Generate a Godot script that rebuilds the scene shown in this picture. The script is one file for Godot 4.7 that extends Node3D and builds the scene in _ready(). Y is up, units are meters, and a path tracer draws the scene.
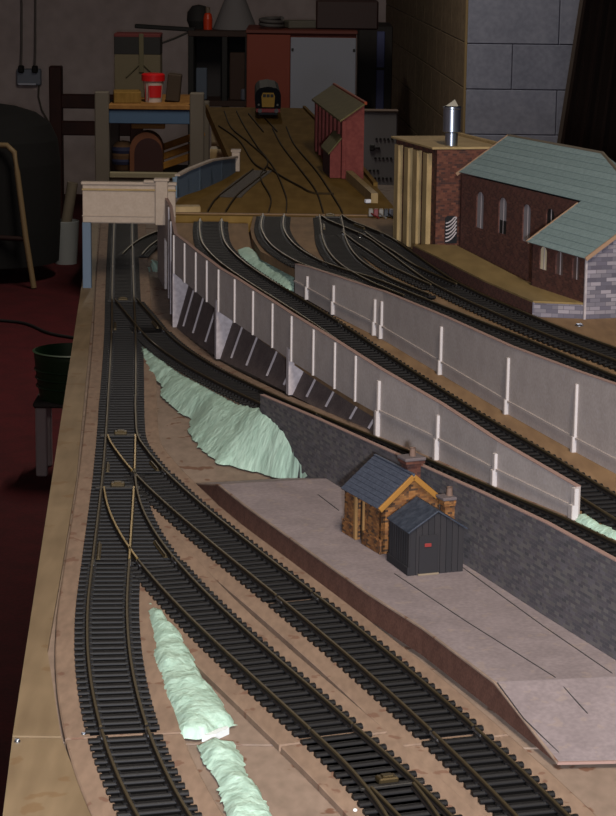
extends Node3D
# A model railway on baseboards in a dim block-walled room, lit by a camera flash and added ceiling tubes.
# Lengths in the tables are millimetres; h is the height above the yard baseboard, which lies 1.0 m above the floor.

const MM := 0.001
const BOARD := 1000.0
var rng := RandomNumberGenerator.new()
var taken := {}
var M := {}
var deck_xf := Transform3D()

func _ready() -> void:
	rng.seed = 7
	# ---------------------------------------------------------------- camera
	var cam := Camera3D.new()
	cam.name = "camera"
	cam.position = Vector3(0, 1.307, 0)
	cam.rotation_degrees = Vector3(-12.34, 0, 0.7)
	cam.fov = 20.12
	cam.near = 0.05
	cam.far = 60.0
	add_child(cam)
	cam.current = true
	# ---------------------------------------------------------------- environment
	var we := WorldEnvironment.new()
	we.name = "environment"
	var env := Environment.new()
	env.background_mode = Environment.BG_COLOR
	env.background_color = Color(0, 0, 0)
	env.tonemap_mode = Environment.TONE_MAPPER_LINEAR
	env.tonemap_exposure = 1.0
	env.sdfgi_enabled = true
	env.ssao_enabled = true
	env.ssil_enabled = true
	we.environment = env
	add_child(we)
	# ---------------------------------------------------------------- camera flash, right of and below the lens
	var flash := OmniLight3D.new()
	flash.name = "camera_flash"
	flash.position = Vector3(0.026, 1.275, -0.01)
	flash.light_color = Color(0.93, 0.95, 1.0)
	flash.light_energy = 1.1
	flash.light_size = 0.012
	flash.omni_range = 30.0
	flash.omni_attenuation = 2.0
	flash.shadow_enabled = true
	add_child(flash)
	deck_xf = Transform3D(Basis(Vector3.RIGHT, -atan(0.024)), Vector3(0, 1.057, -1.850))
	make_materials()
	added_ceiling_tube(Vector3(0.25, 2.42, 0.1), 3.1, "added white tube light on the ceiling above the camera")  # unseen tube, added to even out the brightness along the layout
	added_ceiling_tube(Vector3(-0.2, 2.42, -6.3), 2.9, "added white tube light on the ceiling before the block wall")  # unseen tube, added to brighten the far end of the room
	build_room()
	build_boards()
	build_tracks()
	build_walls()
	build_platform()
	build_hut()
	build_goods_shed()
	build_bridge()
	build_plaster()
	build_far_board()
	build_background()
	build_small()

# ===================================================================== mesh builder
class MB:
	var v := PackedVector3Array()
	var n := PackedVector3Array()
	var uv := PackedVector2Array()
	var off := Vector3.ZERO
	func _init(o := Vector3.ZERO) -> void:
		off = o
	func _put(p: Vector3, nn: Vector3, t: Vector2) -> void:
		v.append((p - off) * 0.001)
		n.append(nn)
		uv.append(t)
	func tri_n(a: Vector3, b: Vector3, c: Vector3, na: Vector3, nb: Vector3, nc: Vector3, ta := Vector2.ZERO, tb := Vector2.ZERO, tc := Vector2.ZERO) -> void:
		_put(a, na, ta); _put(c, nc, tc); _put(b, nb, tb)
	# corners counter-clockwise seen from outside, convex
	func face(p: Array) -> void:
		var nn := Vector3.ZERO
		for i in p.size():
			var a: Vector3 = p[i]
			var b: Vector3 = p[(i + 1) % p.size()]
			nn += (a - p[0]).cross(b - p[0])
		nn = nn.normalized()
		var u := Vector3.RIGHT
		var w := Vector3(0, 0, -1)
		if absf(nn.y) < 0.93:
			u = Vector3.UP.cross(nn).normalized()
			w = nn.cross(u)
		for i in range(1, p.size() - 1):
			var a: Vector3 = p[0]
			var b: Vector3 = p[i]
			var c: Vector3 = p[i + 1]
			tri_n(a, b, c, nn, nn, nn, Vector2(a.dot(u), -a.dot(w)), Vector2(b.dot(u), -b.dot(w)), Vector2(c.dot(u), -c.dot(w)))
	func box(c: Vector3, s: Vector3, b := Basis(), ch := 0.0) -> void:
		var h := s * 0.5
		if ch <= 0.0:
			var k := []
			for i in 8:
				k.append(c + b * Vector3(h.x if i & 1 else -h.x, h.y if i & 2 else -h.y, h.z if i & 4 else -h.z))
			face([k[4], k[5], k[7], k[6]]); face([k[1], k[0], k[2], k[3]])
			face([k[5], k[1], k[3], k[7]]); face([k[0], k[4], k[6], k[2]])
			face([k[6], k[7], k[3], k[2]]); face([k[0], k[1], k[5], k[4]])
			return
		var q := h - Vector3(ch, ch, ch)
		for ax in 3:
			for sg in [-1.0, 1.0]:
				var o := Vector3.ZERO
				o[ax] = h[ax] * sg
				var a1 := (ax + 1) % 3
				var a2 := (ax + 2) % 3
				var l := []
				for e in [[-1, -1], [1, -1], [1, 1], [-1, 1]]:
					var r := o
					r[a1] = q[a1] * e[0]
					r[a2] = q[a2] * e[1]
					l.append(c + b * r)
				if sg < 0: l.reverse()
				face(l)
		for ax in 3:
			var a1 := (ax + 1) % 3
			var a2 := (ax + 2) % 3
			for s1 in [-1.0, 1.0]:
				for s2 in [-1.0, 1.0]:
					var l := []
					for e in [[-1, 0], [1, 0], [1, 1], [-1, 1]]:
						var r := Vector3.ZERO
						r[ax] = q[ax] * e[0]
						r[a1] = s1 * (h[a1] if e[1] == 0 else q[a1])
						r[a2] = s2 * (q[a2] if e[1] == 0 else h[a2])
						l.append(c + b * r)
					if s1 * s2 < 0: l.reverse()
					face(l)
		for s0 in [-1.0, 1.0]:
			for s1 in [-1.0, 1.0]:
				for s2 in [-1.0, 1.0]:
					var l := [c + b * Vector3(s0 * h.x, s1 * q.y, s2 * q.z), c + b * Vector3(s0 * q.x, s1 * h.y, s2 * q.z), c + b * Vector3(s0 * q.x, s1 * q.y, s2 * h.z)]
					if s0 * s1 * s2 < 0: l.reverse()
					face(l)
	# flat polygon (ax, ay plane through o) given a thickness along ax x ay, behind the front face
	func slab(poly: PackedVector2Array, o: Vector3, ax: Vector3, ay: Vector3, t: float) -> void:
		var p := poly
		if Geometry2D.is_polygon_clockwise(p):
			p = p.duplicate()
			p.reverse()
		var nn := ax.cross(ay).normalized()
		var idx := Geometry2D.triangulate_polygon(p)
		for i in range(0, idx.size(), 3):
			var q := [p[idx[i]], p[idx[i + 1]], p[idx[i + 2]]]
			if (q[1] - q[0]).cross(q[2] - q[0]) < 0: q.reverse()
			var w := []
			var bk := []
			for r in q:
				w.append(o + ax * r.x + ay * r.y)
				bk.append(o + ax * r.x + ay * r.y - nn * t)
			face(w)
			bk.reverse()
			face(bk)
		for i in p.size():
			var a := p[i]
			var c := p[(i + 1) % p.size()]
			var a3 := o + ax * a.x + ay * a.y
			var c3 := o + ax * c.x + ay * c.y
			face([a3 - nn * t, c3 - nn * t, c3, a3])
	# closed profile (x = side, y = up) swept along a path; smooth along the path
	func sweep(path: Array, prof: PackedVector2Array, side_off := 0.0, smooth := false) -> void:
		var m := path.size()
		var k := prof.size()
		var ring := []
		var fr := []
		for i in m:
			var t: Vector3 = (path[mini(i + 1, m - 1)] - path[maxi(i - 1, 0)]).normalized()
			var up := Vector3.UP
			if absf(t.y) > 0.95: up = Vector3(0, 0, 1)
			var sd := up.cross(t).normalized()
			up = t.cross(sd)
			fr.append([sd, up, t])
			var r := []
			for q in prof:
				r.append(path[i] + sd * (q.x + side_off) + up * q.y)
			ring.append(r)
		var area := 0.0
		for j in k:
			area += prof[j].cross(prof[(j + 1) % k])
		var en := []
		for j in k:
			var e: Vector2 = (prof[(j + 1) % k] - prof[j]).normalized()
			en.append(Vector2(e.y, -e.x) * signf(area))
		var vn := []
		for j in k:
			vn.append((en[j] + en[(j + k - 1) % k]).normalized())
		for i in m - 1:
			for j in k:
				var j2 := (j + 1) % k
				var n1: Vector2 = vn[j] if smooth else en[j]
				var n2: Vector2 = vn[j2] if smooth else en[j]
				var a: Vector3 = ring[i][j]
				var b: Vector3 = ring[i][j2]
				var c: Vector3 = ring[i + 1][j2]
				var d: Vector3 = ring[i + 1][j]
				var na: Vector3 = fr[i][0] * n1.x + fr[i][1] * n1.y
				var nb: Vector3 = fr[i][0] * n2.x + fr[i][1] * n2.y
				var nc: Vector3 = fr[i + 1][0] * n2.x + fr[i + 1][1] * n2.y
				var nd: Vector3 = fr[i + 1][0] * n1.x + fr[i + 1][1] * n1.y
				var t4 := [Vector2(a.x, a.z), Vector2(b.x, b.z), Vector2(c.x, c.z), Vector2(d.x, d.z)]
				if area > 0:
					tri_n(a, b, c, na, nb, nc, t4[0], t4[1], t4[2]); tri_n(a, c, d, na, nc, nd, t4[0], t4[2], t4[3])
				else:
					tri_n(a, c, b, na, nc, nb, t4[0], t4[2], t4[1]); tri_n(a, d, c, na, nd, nc, t4[0], t4[3], t4[2])
		var f0: Array = ring[0].duplicate()
		var f1: Array = ring[m - 1].duplicate()
		if area > 0: f0.reverse()
		else: f1.reverse()
		face(f0); face(f1)
	# round profile [radius, height] turned about the vertical through c
	func lathe(prof: Array, c: Vector3, seg := 20, b := Basis()) -> void:
		for i in prof.size() - 1:
			var r0: float = prof[i][0]
			var y0: float = prof[i][1]
			var r1: float = prof[i + 1][0]
			var y1: float = prof[i + 1][1]
			var e := Vector2(r1 - r0, y1 - y0).normalized()
			var nr := e.y
			var ny := -e.x
			for s in seg:
				var a0 := TAU * s / seg
				var a1 := TAU * (s + 1) / seg
				var d0 := Vector3(cos(a0), 0, -sin(a0))
				var d1 := Vector3(cos(a1), 0, -sin(a1))
				var p := [c + b * (d0 * r0 + Vector3.UP * y0), c + b * (d1 * r0 + Vector3.UP * y0), c + b * (d1 * r1 + Vector3.UP * y1), c + b * (d0 * r1 + Vector3.UP * y1)]
				var m0 := b * (d0 * nr + Vector3.UP * ny)
				var m1 := b * (d1 * nr + Vector3.UP * ny)
				var u0 := a0 * maxf(r0, r1)
				var u1 := a1 * maxf(r0, r1)
				if r0 > 0.0001: tri_n(p[0], p[1], p[2], m0, m1, m1, Vector2(u0, -y0), Vector2(u1, -y0), Vector2(u1, -y1))
				if r1 > 0.0001: tri_n(p[0], p[2], p[3], m0, m1, m0, Vector2(u0, -y0), Vector2(u1, -y1), Vector2(u0, -y1))
	func tube(path: Array, r: float, seg := 8) -> void:
		var pr := PackedVector2Array()
		for i in seg:
			pr.append(Vector2(cos(TAU * i / seg), sin(TAU * i / seg)) * r)
		sweep(path, pr, 0.0, true)
	func mesh() -> ArrayMesh:
		var a := []
		a.resize(Mesh.ARRAY_MAX)
		a[Mesh.ARRAY_VERTEX] = v
		a[Mesh.ARRAY_NORMAL] = n
		a[Mesh.ARRAY_TEX_UV] = uv
		var am := ArrayMesh.new()
		am.add_surface_from_arrays(Mesh.PRIMITIVE_TRIANGLES, a)
		return am

# ===================================================================== naming helpers
func numbered(called: String) -> String:
	if not taken.has(called):
		taken[called] = 0
		return called
	taken[called] += 1
	return "%s_%03d" % [called, taken[called]]

func tag(o: Node, label: String, category: String, group := "", kind := "") -> void:
	if label: o.set_meta("label", label)
	if category: o.set_meta("category", category)
	if group: o.set_meta("group", group)
	if kind: o.set_meta("kind", kind)

func thing(called: String, label: String, category: String, base: Vector3, group := "", basis := Basis()) -> Node3D:
	var o := Node3D.new()
	o.name = numbered(called)
	o.transform = Transform3D(basis, base * MM)
	add_child(o)
	tag(o, label, category, group)
	return o

func part(t: Node, called: String, mb: MB, m: Material, label := "") -> MeshInstance3D:
	var o := MeshInstance3D.new()
	o.name = called
	o.mesh = mb.mesh()
	o.material_override = m
	t.add_child(o, true)
	if label: o.set_meta("label", label)
	return o

func solo(called: String, label: String, category: String, mb: MB, base: Vector3, m: Material, group := "", kind := "") -> MeshInstance3D:
	var o := MeshInstance3D.new()
	o.name = numbered(called)
	o.mesh = mb.mesh()
	o.material_override = m
	o.position = base * MM
	add_child(o)
	tag(o, label, category, group, kind)
	return o

func struct(called: String, mb: MB, m: Material, label := "") -> MeshInstance3D:
	var o := MeshInstance3D.new()
	o.name = numbered(called)
	o.mesh = mb.mesh()
	o.material_override = m
	add_child(o)
	o.set_meta("kind", "structure")
	if label: o.set_meta("label", label)
	return o

func copy_of(o: Node3D, label: String, xf: Transform3D) -> Node3D:
	var c: Node3D = o.duplicate()
	c.name = numbered(String(o.name).rstrip("0123456789").rstrip("_"))
	add_child(c)
	c.transform = xf
	c.set_meta("label", label)
	return c

func V(x: float, h: float, z: float) -> Vector3:
	return Vector3(x, BOARD + h, z)

func DK(x: float, h: float, z: float) -> Vector3:
	return (deck_xf * (Vector3(x, h, z) * MM)) / MM

# ===================================================================== materials
func std(c: Color, rough := 0.8, metal := 0.0, spec := 0.5) -> StandardMaterial3D:
	var m := StandardMaterial3D.new()
	m.albedo_color = c
	m.roughness = rough
	m.metallic = metal
	m.metallic_specular = spec
	return m

func textured(img: Image, tile: float, rough := 0.85, spec := 0.4) -> StandardMaterial3D:
	var m := std(Color(1, 1, 1), rough, 0.0, spec)
	m.albedo_texture = ImageTexture.create_from_image(img)
	m.uv1_scale = Vector3(1.0 / tile, 1.0 / tile, 1)
	return m

func noise_img(sd: int, freq: float, w: int, h: int, oct := 4) -> Image:
	var f := FastNoiseLite.new()
	f.seed = sd
	f.frequency = freq
	f.fractal_octaves = oct
	return f.get_seamless_image(w, h)

# grain: how far the fine pattern is drawn out along v
func stuff_tex(dark: Color, light: Color, sd: int, size := 256, grain := 1, fine := 0.09, coarse := 0.012, spot := Color(0, 0, 0, 0), spot_at := 0.8) -> Image:
	var a := noise_img(sd, fine, size, maxi(size / grain, 8), 3)
	a.resize(size, size, Image.INTERPOLATE_BILINEAR)
	var b := noise_img(sd + 50, coarse, size, size, 3)
	var c := noise_img(sd + 90, coarse * 2.0, size, size, 4)
	var im := Image.create(size, size, false, Image.FORMAT_RGB8)
	for y in size:
		for x in size:
			var t := 0.55 * a.get_pixel(x, y).r + 0.45 * b.get_pixel(x, y).r
			t = clampf((t - 0.5) * 1.7 + 0.5, 0, 1)
			var col := dark.lerp(light, t)
			if spot.a > 0.0:
				var k := smoothstep(spot_at, spot_at + 0.05, c.get_pixel(x, y).r)
				col = col.lerp(Color(spot.r, spot.g, spot.b), k * spot.a)
			im.set_pixel(x, y, col)
	return im

func brick_tex(cols: Array, mortar: Color, sd: int, courses := 16, per := 6, size := 256, joint := 1) -> Image:
	var r := RandomNumberGenerator.new()
	r.seed = sd
	var im := Image.create(size, size, false, Image.FORMAT_RGB8)
	im.fill(mortar)
	var ch := float(size) / courses
	var bw := float(size) / per
	for y in courses:
		var o := bw * 0.5 * (y % 2)
		for x in per + 1:
			var c: Color = cols[r.randi() % cols.size()]
			c = c.lerp(Color(0, 0, 0), r.randf() * 0.14)
			var x0 := int(x * bw - o)
			var x1 := int((x + 1) * bw - o) - joint
			var y0 := int(y * ch)
			var y1 := int((y + 1) * ch) - joint
			if x1 > size: x1 = size
			if x0 < 0:
				im.fill_rect(Rect2i(0, y0, x1, y1 - y0), c)
			elif x1 > x0:
				im.fill_rect(Rect2i(x0, y0, x1 - x0, y1 - y0), c)
	return im

func make_materials() -> void:
	M.sleeper = std(Color(0.075, 0.068, 0.068), 0.55, 0.0, 0.35)
	M.rail = std(Color(0.33, 0.28, 0.19), 0.5, 0.65, 0.45)
	M.rail_web = std(Color(0.17, 0.15, 0.14), 0.5, 0.5, 0.4)
	M.web = std(Color(0.03, 0.028, 0.03), 0.8, 0.0, 0.2)
	M.joiner = std(Color(0.55, 0.54, 0.54), 0.35, 0.9, 0.5)
	M.brass = std(Color(0.62, 0.51, 0.26), 0.38, 0.9, 0.5)
	M.bronze = std(Color(0.30, 0.25, 0.16), 0.45, 0.7, 0.5)
	M.dark_metal = std(Color(0.2, 0.19, 0.18), 0.5, 0.6)
	M.steel = std(Color(0.8, 0.82, 0.85), 0.25, 1.0)
	M.ply = textured(stuff_tex(Color(0.45, 0.375, 0.28), Color(0.53, 0.45, 0.345), 3, 512, 6, 0.05, 0.008, Color(0.44, 0.32, 0.20, 0.4), 0.72), 260.0, 0.7)
	M.cork = textured(stuff_tex(Color(0.485, 0.40, 0.335), Color(0.565, 0.47, 0.395), 5, 512, 3, 0.08, 0.01, Color(0.40, 0.26, 0.2, 0.5), 0.74), 180.0, 0.85)
	M.hardboard = textured(stuff_tex(Color(0.48, 0.41, 0.355), Color(0.56, 0.48, 0.42), 6, 512, 2, 0.06, 0.009, Color(0.38, 0.24, 0.17, 0.7), 0.72), 200.0, 0.8)
	M.deck_wood = textured(stuff_tex(Color(0.46, 0.36, 0.26), Color(0.55, 0.44, 0.32), 8, 512, 5, 0.06, 0.01), 260.0, 0.8)
	M.far_wood = textured(stuff_tex(Color(0.45, 0.35, 0.185), Color(0.53, 0.42, 0.235), 9, 512, 7, 0.05, 0.01), 400.0, 0.95, 0.1)
	M.dock_wood = textured(stuff_tex(Color(0.47, 0.39, 0.24), Color(0.56, 0.47, 0.30), 11, 256, 5, 0.05, 0.01), 200.0, 0.8)
	M.pale_wood = textured(stuff_tex(Color(0.58, 0.49, 0.33), Color(0.68, 0.58, 0.41), 10, 256, 6, 0.06, 0.02), 120.0, 0.7)
	M.plaster = textured(stuff_tex(Color(0.62, 0.73, 0.66), Color(0.72, 0.82, 0.75), 12, 256, 1, 0.06, 0.015), 60.0, 0.65)
	var pr := noise_img(77, 0.05, 256, 256, 4)
	M.plaster.heightmap_enabled = true
	M.plaster.heightmap_texture = ImageTexture.create_from_image(pr)
	M.plaster.heightmap_scale = 0.05
	M.plaster_white = std(Color(0.86, 0.88, 0.87), 0.8)
	M.card_grey = textured(stuff_tex(Color(0.61, 0.565, 0.54), Color(0.67, 0.625, 0.60), 14, 256, 1, 0.12, 0.015, Color(0.68, 0.64, 0.64, 0.3), 0.74), 70.0, 0.75)
	M.card_white = std(Color(0.74, 0.71, 0.70), 0.8)
	M.card_lilac = textured(stuff_tex(Color(0.62, 0.58, 0.58), Color(0.74, 0.70, 0.70), 15, 128, 1, 0.1, 0.02), 50.0, 0.8)
	M.rib_card = std(Color(0.58, 0.54, 0.54), 0.8)
	M.card_edge = std(Color(0.56, 0.45, 0.41), 0.85)
	M.infill = textured(stuff_tex(Color(0.32, 0.27, 0.26), Color(0.40, 0.35, 0.33), 16, 256, 1, 0.12, 0.02), 60.0, 0.8)
	M.blue_brick = textured(brick_tex([Color(0.35, 0.33, 0.34), Color(0.38, 0.36, 0.37), Color(0.32, 0.31, 0.32), Color(0.41, 0.39, 0.38)], Color(0.42, 0.40, 0.39), 21, 16, 6, 256, 1), 24.0, 0.75)
	M.red_brick = textured(brick_tex([Color(0.36, 0.22, 0.19), Color(0.32, 0.20, 0.17), Color(0.39, 0.25, 0.21), Color(0.30, 0.19, 0.17)], Color(0.35, 0.26, 0.23), 22, 20, 8, 256, 1), 24.0, 0.8)
	M.rough_red = textured(brick_tex([Color(0.38, 0.22, 0.17), Color(0.33, 0.19, 0.15), Color(0.42, 0.25, 0.19), Color(0.27, 0.17, 0.15)], Color(0.36, 0.25, 0.2), 23, 18, 8, 256, 1), 26.0, 0.8)
	M.orange_brick = textured(brick_tex([Color(0.52, 0.34, 0.18), Color(0.44, 0.28, 0.15), Color(0.56, 0.38, 0.21), Color(0.28, 0.2, 0.14), Color(0.47, 0.31, 0.18), Color(0.38, 0.26, 0.17)], Color(0.36, 0.28, 0.2), 24, 14, 6, 256, 1), 14.0, 0.8)
	M.stone = textured(brick_tex([Color(0.46, 0.44, 0.47), Color(0.54, 0.51, 0.54), Color(0.40, 0.38, 0.42), Color(0.58, 0.55, 0.57)], Color(0.34, 0.32, 0.35), 25, 14, 5, 256, 2), 34.0, 0.85)
	M.teal_slate = textured(stuff_tex(Color(0.43, 0.50, 0.50), Color(0.51, 0.58, 0.58), 30, 256, 1, 0.12, 0.03), 40.0, 0.8)
	M.teal_slate_b = textured(stuff_tex(Color(0.45, 0.52, 0.52), Color(0.53, 0.60, 0.60), 31, 256, 1, 0.12, 0.03), 40.0, 0.8)
	M.slate = textured(stuff_tex(Color(0.22, 0.24, 0.29), Color(0.31, 0.33, 0.38), 32, 128, 1, 0.1, 0.03), 16.0, 0.6)
	M.felt = textured(stuff_tex(Color(0.17, 0.19, 0.23), Color(0.26, 0.28, 0.32), 33, 128, 1, 0.05, 0.02), 20.0, 0.6)
	M.tar_board = std(Color(0.17, 0.163, 0.17), 0.8, 0.0, 0.3)
	M.tar_board_b = std(Color(0.185, 0.175, 0.18), 0.8, 0.0, 0.3)
	M.paving = textured(stuff_tex(Color(0.47, 0.425, 0.425), Color(0.55, 0.50, 0.50), 34, 512, 1, 0.10, 0.012, Color(0.60, 0.53, 0.47, 0.3), 0.73), 150.0, 0.8)
	M.plat_side = textured(stuff_tex(Color(0.32, 0.21, 0.17), Color(0.42, 0.29, 0.24), 35, 256, 1, 0.12, 0.02), 50.0, 0.85)
	M.pencil = std(Color(0.2, 0.18, 0.18), 0.9)
	M.yellow_paint = std(Color(0.58, 0.40, 0.15), 0.7)
	M.black = std(Color(0.035, 0.035, 0.04), 0.7)
	M.cream = textured(stuff_tex(Color(0.64, 0.57, 0.50), Color(0.68, 0.61, 0.54), 36, 256, 1, 0.08, 0.02), 60.0, 0.7)
	M.blue_card = std(Color(0.34, 0.40, 0.46), 0.65)
	M.blue_pale = std(Color(0.42, 0.49, 0.54), 0.65)
	M.carpet = textured(stuff_tex(Color(0.22, 0.03, 0.055), Color(0.30, 0.05, 0.08), 40, 256, 1, 0.2, 0.02), 600.0, 1.0)
	M.wall_paint = textured(stuff_tex(Color(0.68, 0.63, 0.63), Color(0.76, 0.71, 0.71), 41, 256, 1, 0.06, 0.012), 1400.0, 0.95)
	M.ceiling_paint = std(Color(0.5, 0.5, 0.5), 0.95)
	M.block_pale = textured(stuff_tex(Color(0.46, 0.48, 0.55), Color(0.53, 0.55, 0.62), 42, 256, 1, 0.07, 0.02), 400.0, 0.95)
	M.block_pale_b = textured(stuff_tex(Color(0.44, 0.46, 0.53), Color(0.51, 0.53, 0.60), 43, 256, 1, 0.07, 0.02), 400.0, 0.95)
	M.block_tan = textured(stuff_tex(Color(0.38, 0.33, 0.26), Color(0.48, 0.42, 0.34), 44, 256, 1, 0.07, 0.02), 400.0, 0.95)
	M.block_joint = std(Color(0.45, 0.46, 0.52), 1.0)
	M.glass = std(Color(0.52, 0.50, 0.51), 0.6)
	M.paper = std(Color(0.68, 0.66, 0.62), 0.9)
	M.zinc = std(Color(0.62, 0.65, 0.70), 0.28, 1.0)

func profile_rail() -> PackedVector2Array:
	return PackedVector2Array([Vector2(-1.0, 0), Vector2(1.0, 0), Vector2(1.0, 0.4), Vector2(0.35, 0.7), Vector2(0.35, 1.7), Vector2(-0.35, 1.7), Vector2(-0.35, 0.7), Vector2(-1.0, 0.4)])

func profile_head() -> PackedVector2Array:
	return PackedVector2Array([Vector2(-0.55, 1.6), Vector2(0.55, 1.6), Vector2(0.55, 2.25), Vector2(0.4, 2.4), Vector2(-0.4, 2.4), Vector2(-0.55, 2.25)])

# ===================================================================== added lamps and the room
func added_ceiling_tube(at: Vector3, energy: float, label: String) -> void:  # added fitting out of view, fills in what the flash leaves dark
	var t := thing("added_ceiling_light", label, "light", at / MM, "added ceiling tube lights")
	var b := MB.new()
	b.box(Vector3(0, 45, 0), Vector3(90, 60, 1260), Basis(), 8)
	part(t, "body", b, std(Color(0.85, 0.85, 0.85), 0.5))
	b = MB.new()
	b.tube([Vector3(0, 0, -590), Vector3(0, 0, 590)], 13, 12)
	var m := std(Color(1, 1, 1), 0.5)
	m.emission_enabled = true
	m.emission = Color(1.0, 0.96, 0.9)
	m.emission_energy_multiplier = 3.0
	part(t, "tube", b, m)
	for s in [-1, 1]:
		b = MB.new()
		b.box(Vector3(0, 8, s * 600), Vector3(34, 46, 22), Basis(), 3)
		part(t, "lamp_holder", b, std(Color(0.8, 0.8, 0.8), 0.5))
	var l := AreaLight3D.new()
	l.name = "added_tube_light"
	l.area_size = Vector2(0.05, 1.18)
	l.position = Vector3(0, -0.03, 0)
	l.rotation_degrees = Vector3(-90, 0, 0)
	l.light_energy = energy
	l.light_color = Color(1.0, 0.95, 0.88)
	l.shadow_enabled = true
	t.add_child(l)

func build_room() -> void:
	var b := MB.new()
	b.box(Vector3(0, -50, -4500), Vector3(6400, 100, 12600))
	struct("floor", b, M.carpet, "dark red carpet")
	b = MB.new()
	b.box(Vector3(0, 2600, -4500), Vector3(6400, 100, 12600))
	struct("ceiling", b, M.ceiling_paint)
	b = MB.new()
	b.box(Vector3(0, 1275, -10600), Vector3(6400, 2550, 200))
	struct("wall_back", b, M.wall_paint, "dull grey painted end wall")
	b = MB.new()
	b.box(Vector3(-3100, 1275, -4500), Vector3(200, 2550, 12200))
	struct("wall_left", b, M.wall_paint)
	b = MB.new()
	b.box(Vector3(0, 1275, 1500), Vector3(6400, 2550, 200))
	struct("wall_front", b, M.wall_paint)
	# right wall: it stands forward behind the goods shed, block faces toward the room and toward the camera
	var side_a := Vector3(500, 0, -7500)
	var side_b := Vector3(330, 0, -10500)
	b = MB.new()
	b.slab(PackedVector2Array([Vector2(side_a.x + 3, 7503), Vector2(3100, 7503), Vector2(3100, 10500), Vector2(side_b.x + 3, 10500)]), Vector3(0, 2550, 0), Vector3(1, 0, 0), Vector3(0, 0, -1), 2550)
	b.box(Vector3(3100, 1275, -3000), Vector3(200, 2550, 9030))
	var w := struct("wall_right", b, M.block_joint, "projecting wall of painted concrete blocks")
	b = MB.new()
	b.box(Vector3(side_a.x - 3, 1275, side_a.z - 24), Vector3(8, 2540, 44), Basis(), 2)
	part(w, "lit_corner_strip", b, std(Color(0.5, 0.43, 0.3), 0.9), "tan strip painted as the lit corner")  # lit edge of the left face, put in as a lighter tan colour
	var bh := 146.0
	var bl := 296.0
	for r in 17:
		for c in 6:
			var x0 := side_a.x + c * bl - (bl * 0.5 if r % 2 else 0.0)
			var x1 := x0 + bl - 3
			x0 = maxf(x0, side_a.x)
			if x1 - x0 < 30: continue
			b = MB.new()
			b.box(Vector3((x0 + x1) * 0.5, r * bh + bh * 0.5, -7515 + rng.randf() * 4.0), Vector3(x1 - x0, bh - 3, 30), Basis(), 1.5)
			part(w, "block", b, M.block_pale if rng.randf() < 0.6 else M.block_pale_b)
		var d := (side_b - side_a)
		var len := d.length()
		d /= len
		var bs := Basis(d, Vector3.UP, d.cross(Vector3.UP))
		for c in 11:
			var s0 := c * bl - (bl * 0.5 if r % 2 == 0 else 0.0)
			var s1 := minf(s0 + bl - 3, len - 5)
			s0 = maxf(s0, 6)
			if s1 - s0 < 30: continue
			b = MB.new()
			b.box(side_a + d * ((s0 + s1) * 0.5) + Vector3(13, r * bh + bh * 0.5, 0), Vector3(s1 - s0, bh - 3, 30), bs, 1.5)
			part(w, "block", b, M.block_tan)

# ===================================================================== path helpers
func resample(pts: Array, step: float) -> Array:
	var c := Curve3D.new()
	c.bake_interval = step * 0.4
	for i in pts.size():
		var p: Vector3 = pts[i]
		var a: Vector3 = pts[maxi(i - 1, 0)]
		var b: Vector3 = pts[mini(i + 1, pts.size() - 1)]
		var tn := (b - a).normalized()
		c.add_point(p, -tn * p.distance_to(a) / 3.0, tn * p.distance_to(b) / 3.0)
	var n := maxi(2, int(round(c.get_baked_length() / step)))
	var out := []
	for i in n + 1:
		out.append(c.sample_baked(c.get_baked_length() * i / n, true))
	return out

# part of a path between two z values (paths run toward the viewer, z rising)
func cut(path: Array, z0: float, z1: float) -> Array:
	var o := []
	for i in path.size():
		var p: Vector3 = path[i]
		if i > 0:
			var q: Vector3 = path[i - 1]
			for zc in [z0, z1]:
				if q.z < zc and p.z > zc:
					o.append(q.lerp(p, (zc - q.z) / (p.z - q.z)))
		if p.z >= z0 and p.z <= z1: o.append(p)
	return o

func path_len(p: Array) -> float:
	var s := 0.0
	for i in p.size() - 1: s += p[i].distance_to(p[i + 1])
	return s

# [point, side, up, tangent] at distance s
func at(p: Array, s: float) -> Array:
	for i in p.size() - 1:
		var d: float = p[i].distance_to(p[i + 1])
		if s <= d or i == p.size() - 2:
			var t: Vector3 = (p[i + 1] - p[i]) / maxf(d, 0.0001)
			var sd := Vector3.UP.cross(t).normalized()
			return [p[i] + t * s, sd, t.cross(sd), t]
		s -= d
	return []

func trim(p: Array, s0: float, s1: float) -> Array:
	var o := [at(p, s0)[0]]
	var acc := 0.0
	for i in p.size() - 1:
		acc += p[i].distance_to(p[i + 1])
		if acc > s0 + 0.01 and acc < s1 - 0.01: o.append(p[i + 1])
	o.append(at(p, s1)[0])
	return o

var sleeper_mesh: ArrayMesh
var plain_sleeper: ArrayMesh

func make_sleeper(chairs: bool) -> ArrayMesh:
	var b := MB.new()
	var pr := PackedVector2Array([Vector2(1.55, 0), Vector2(1.5, 0.9), Vector2(1.05, 1.5), Vector2(0.0, 1.75), Vector2(-1.05, 1.5), Vector2(-1.5, 0.9), Vector2(-1.55, 0)])
	b.sweep([Vector3(-14, 0, 0), Vector3(14, 0, 0)], pr, 0.0, true)
	if chairs:
		for s in [-1, 1]:
			b.box(Vector3(s * 8.6, 1.85, 0), Vector3(4.0, 0.8, 2.0))
	return b.mesh()

func add_sleeper(t: Node3D, mesh: Mesh, f: Array, base: Vector3, shift := 0.0, scale_x := 1.0) -> void:
	var o := MeshInstance3D.new()
	o.name = "sleeper"
	o.mesh = mesh
	o.material_override = M.sleeper
	o.transform = Transform3D(Basis(f[1] * scale_x, f[2], f[3]), (f[0] + f[1] * shift - base) * MM)
	t.add_child(o, true)

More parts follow.
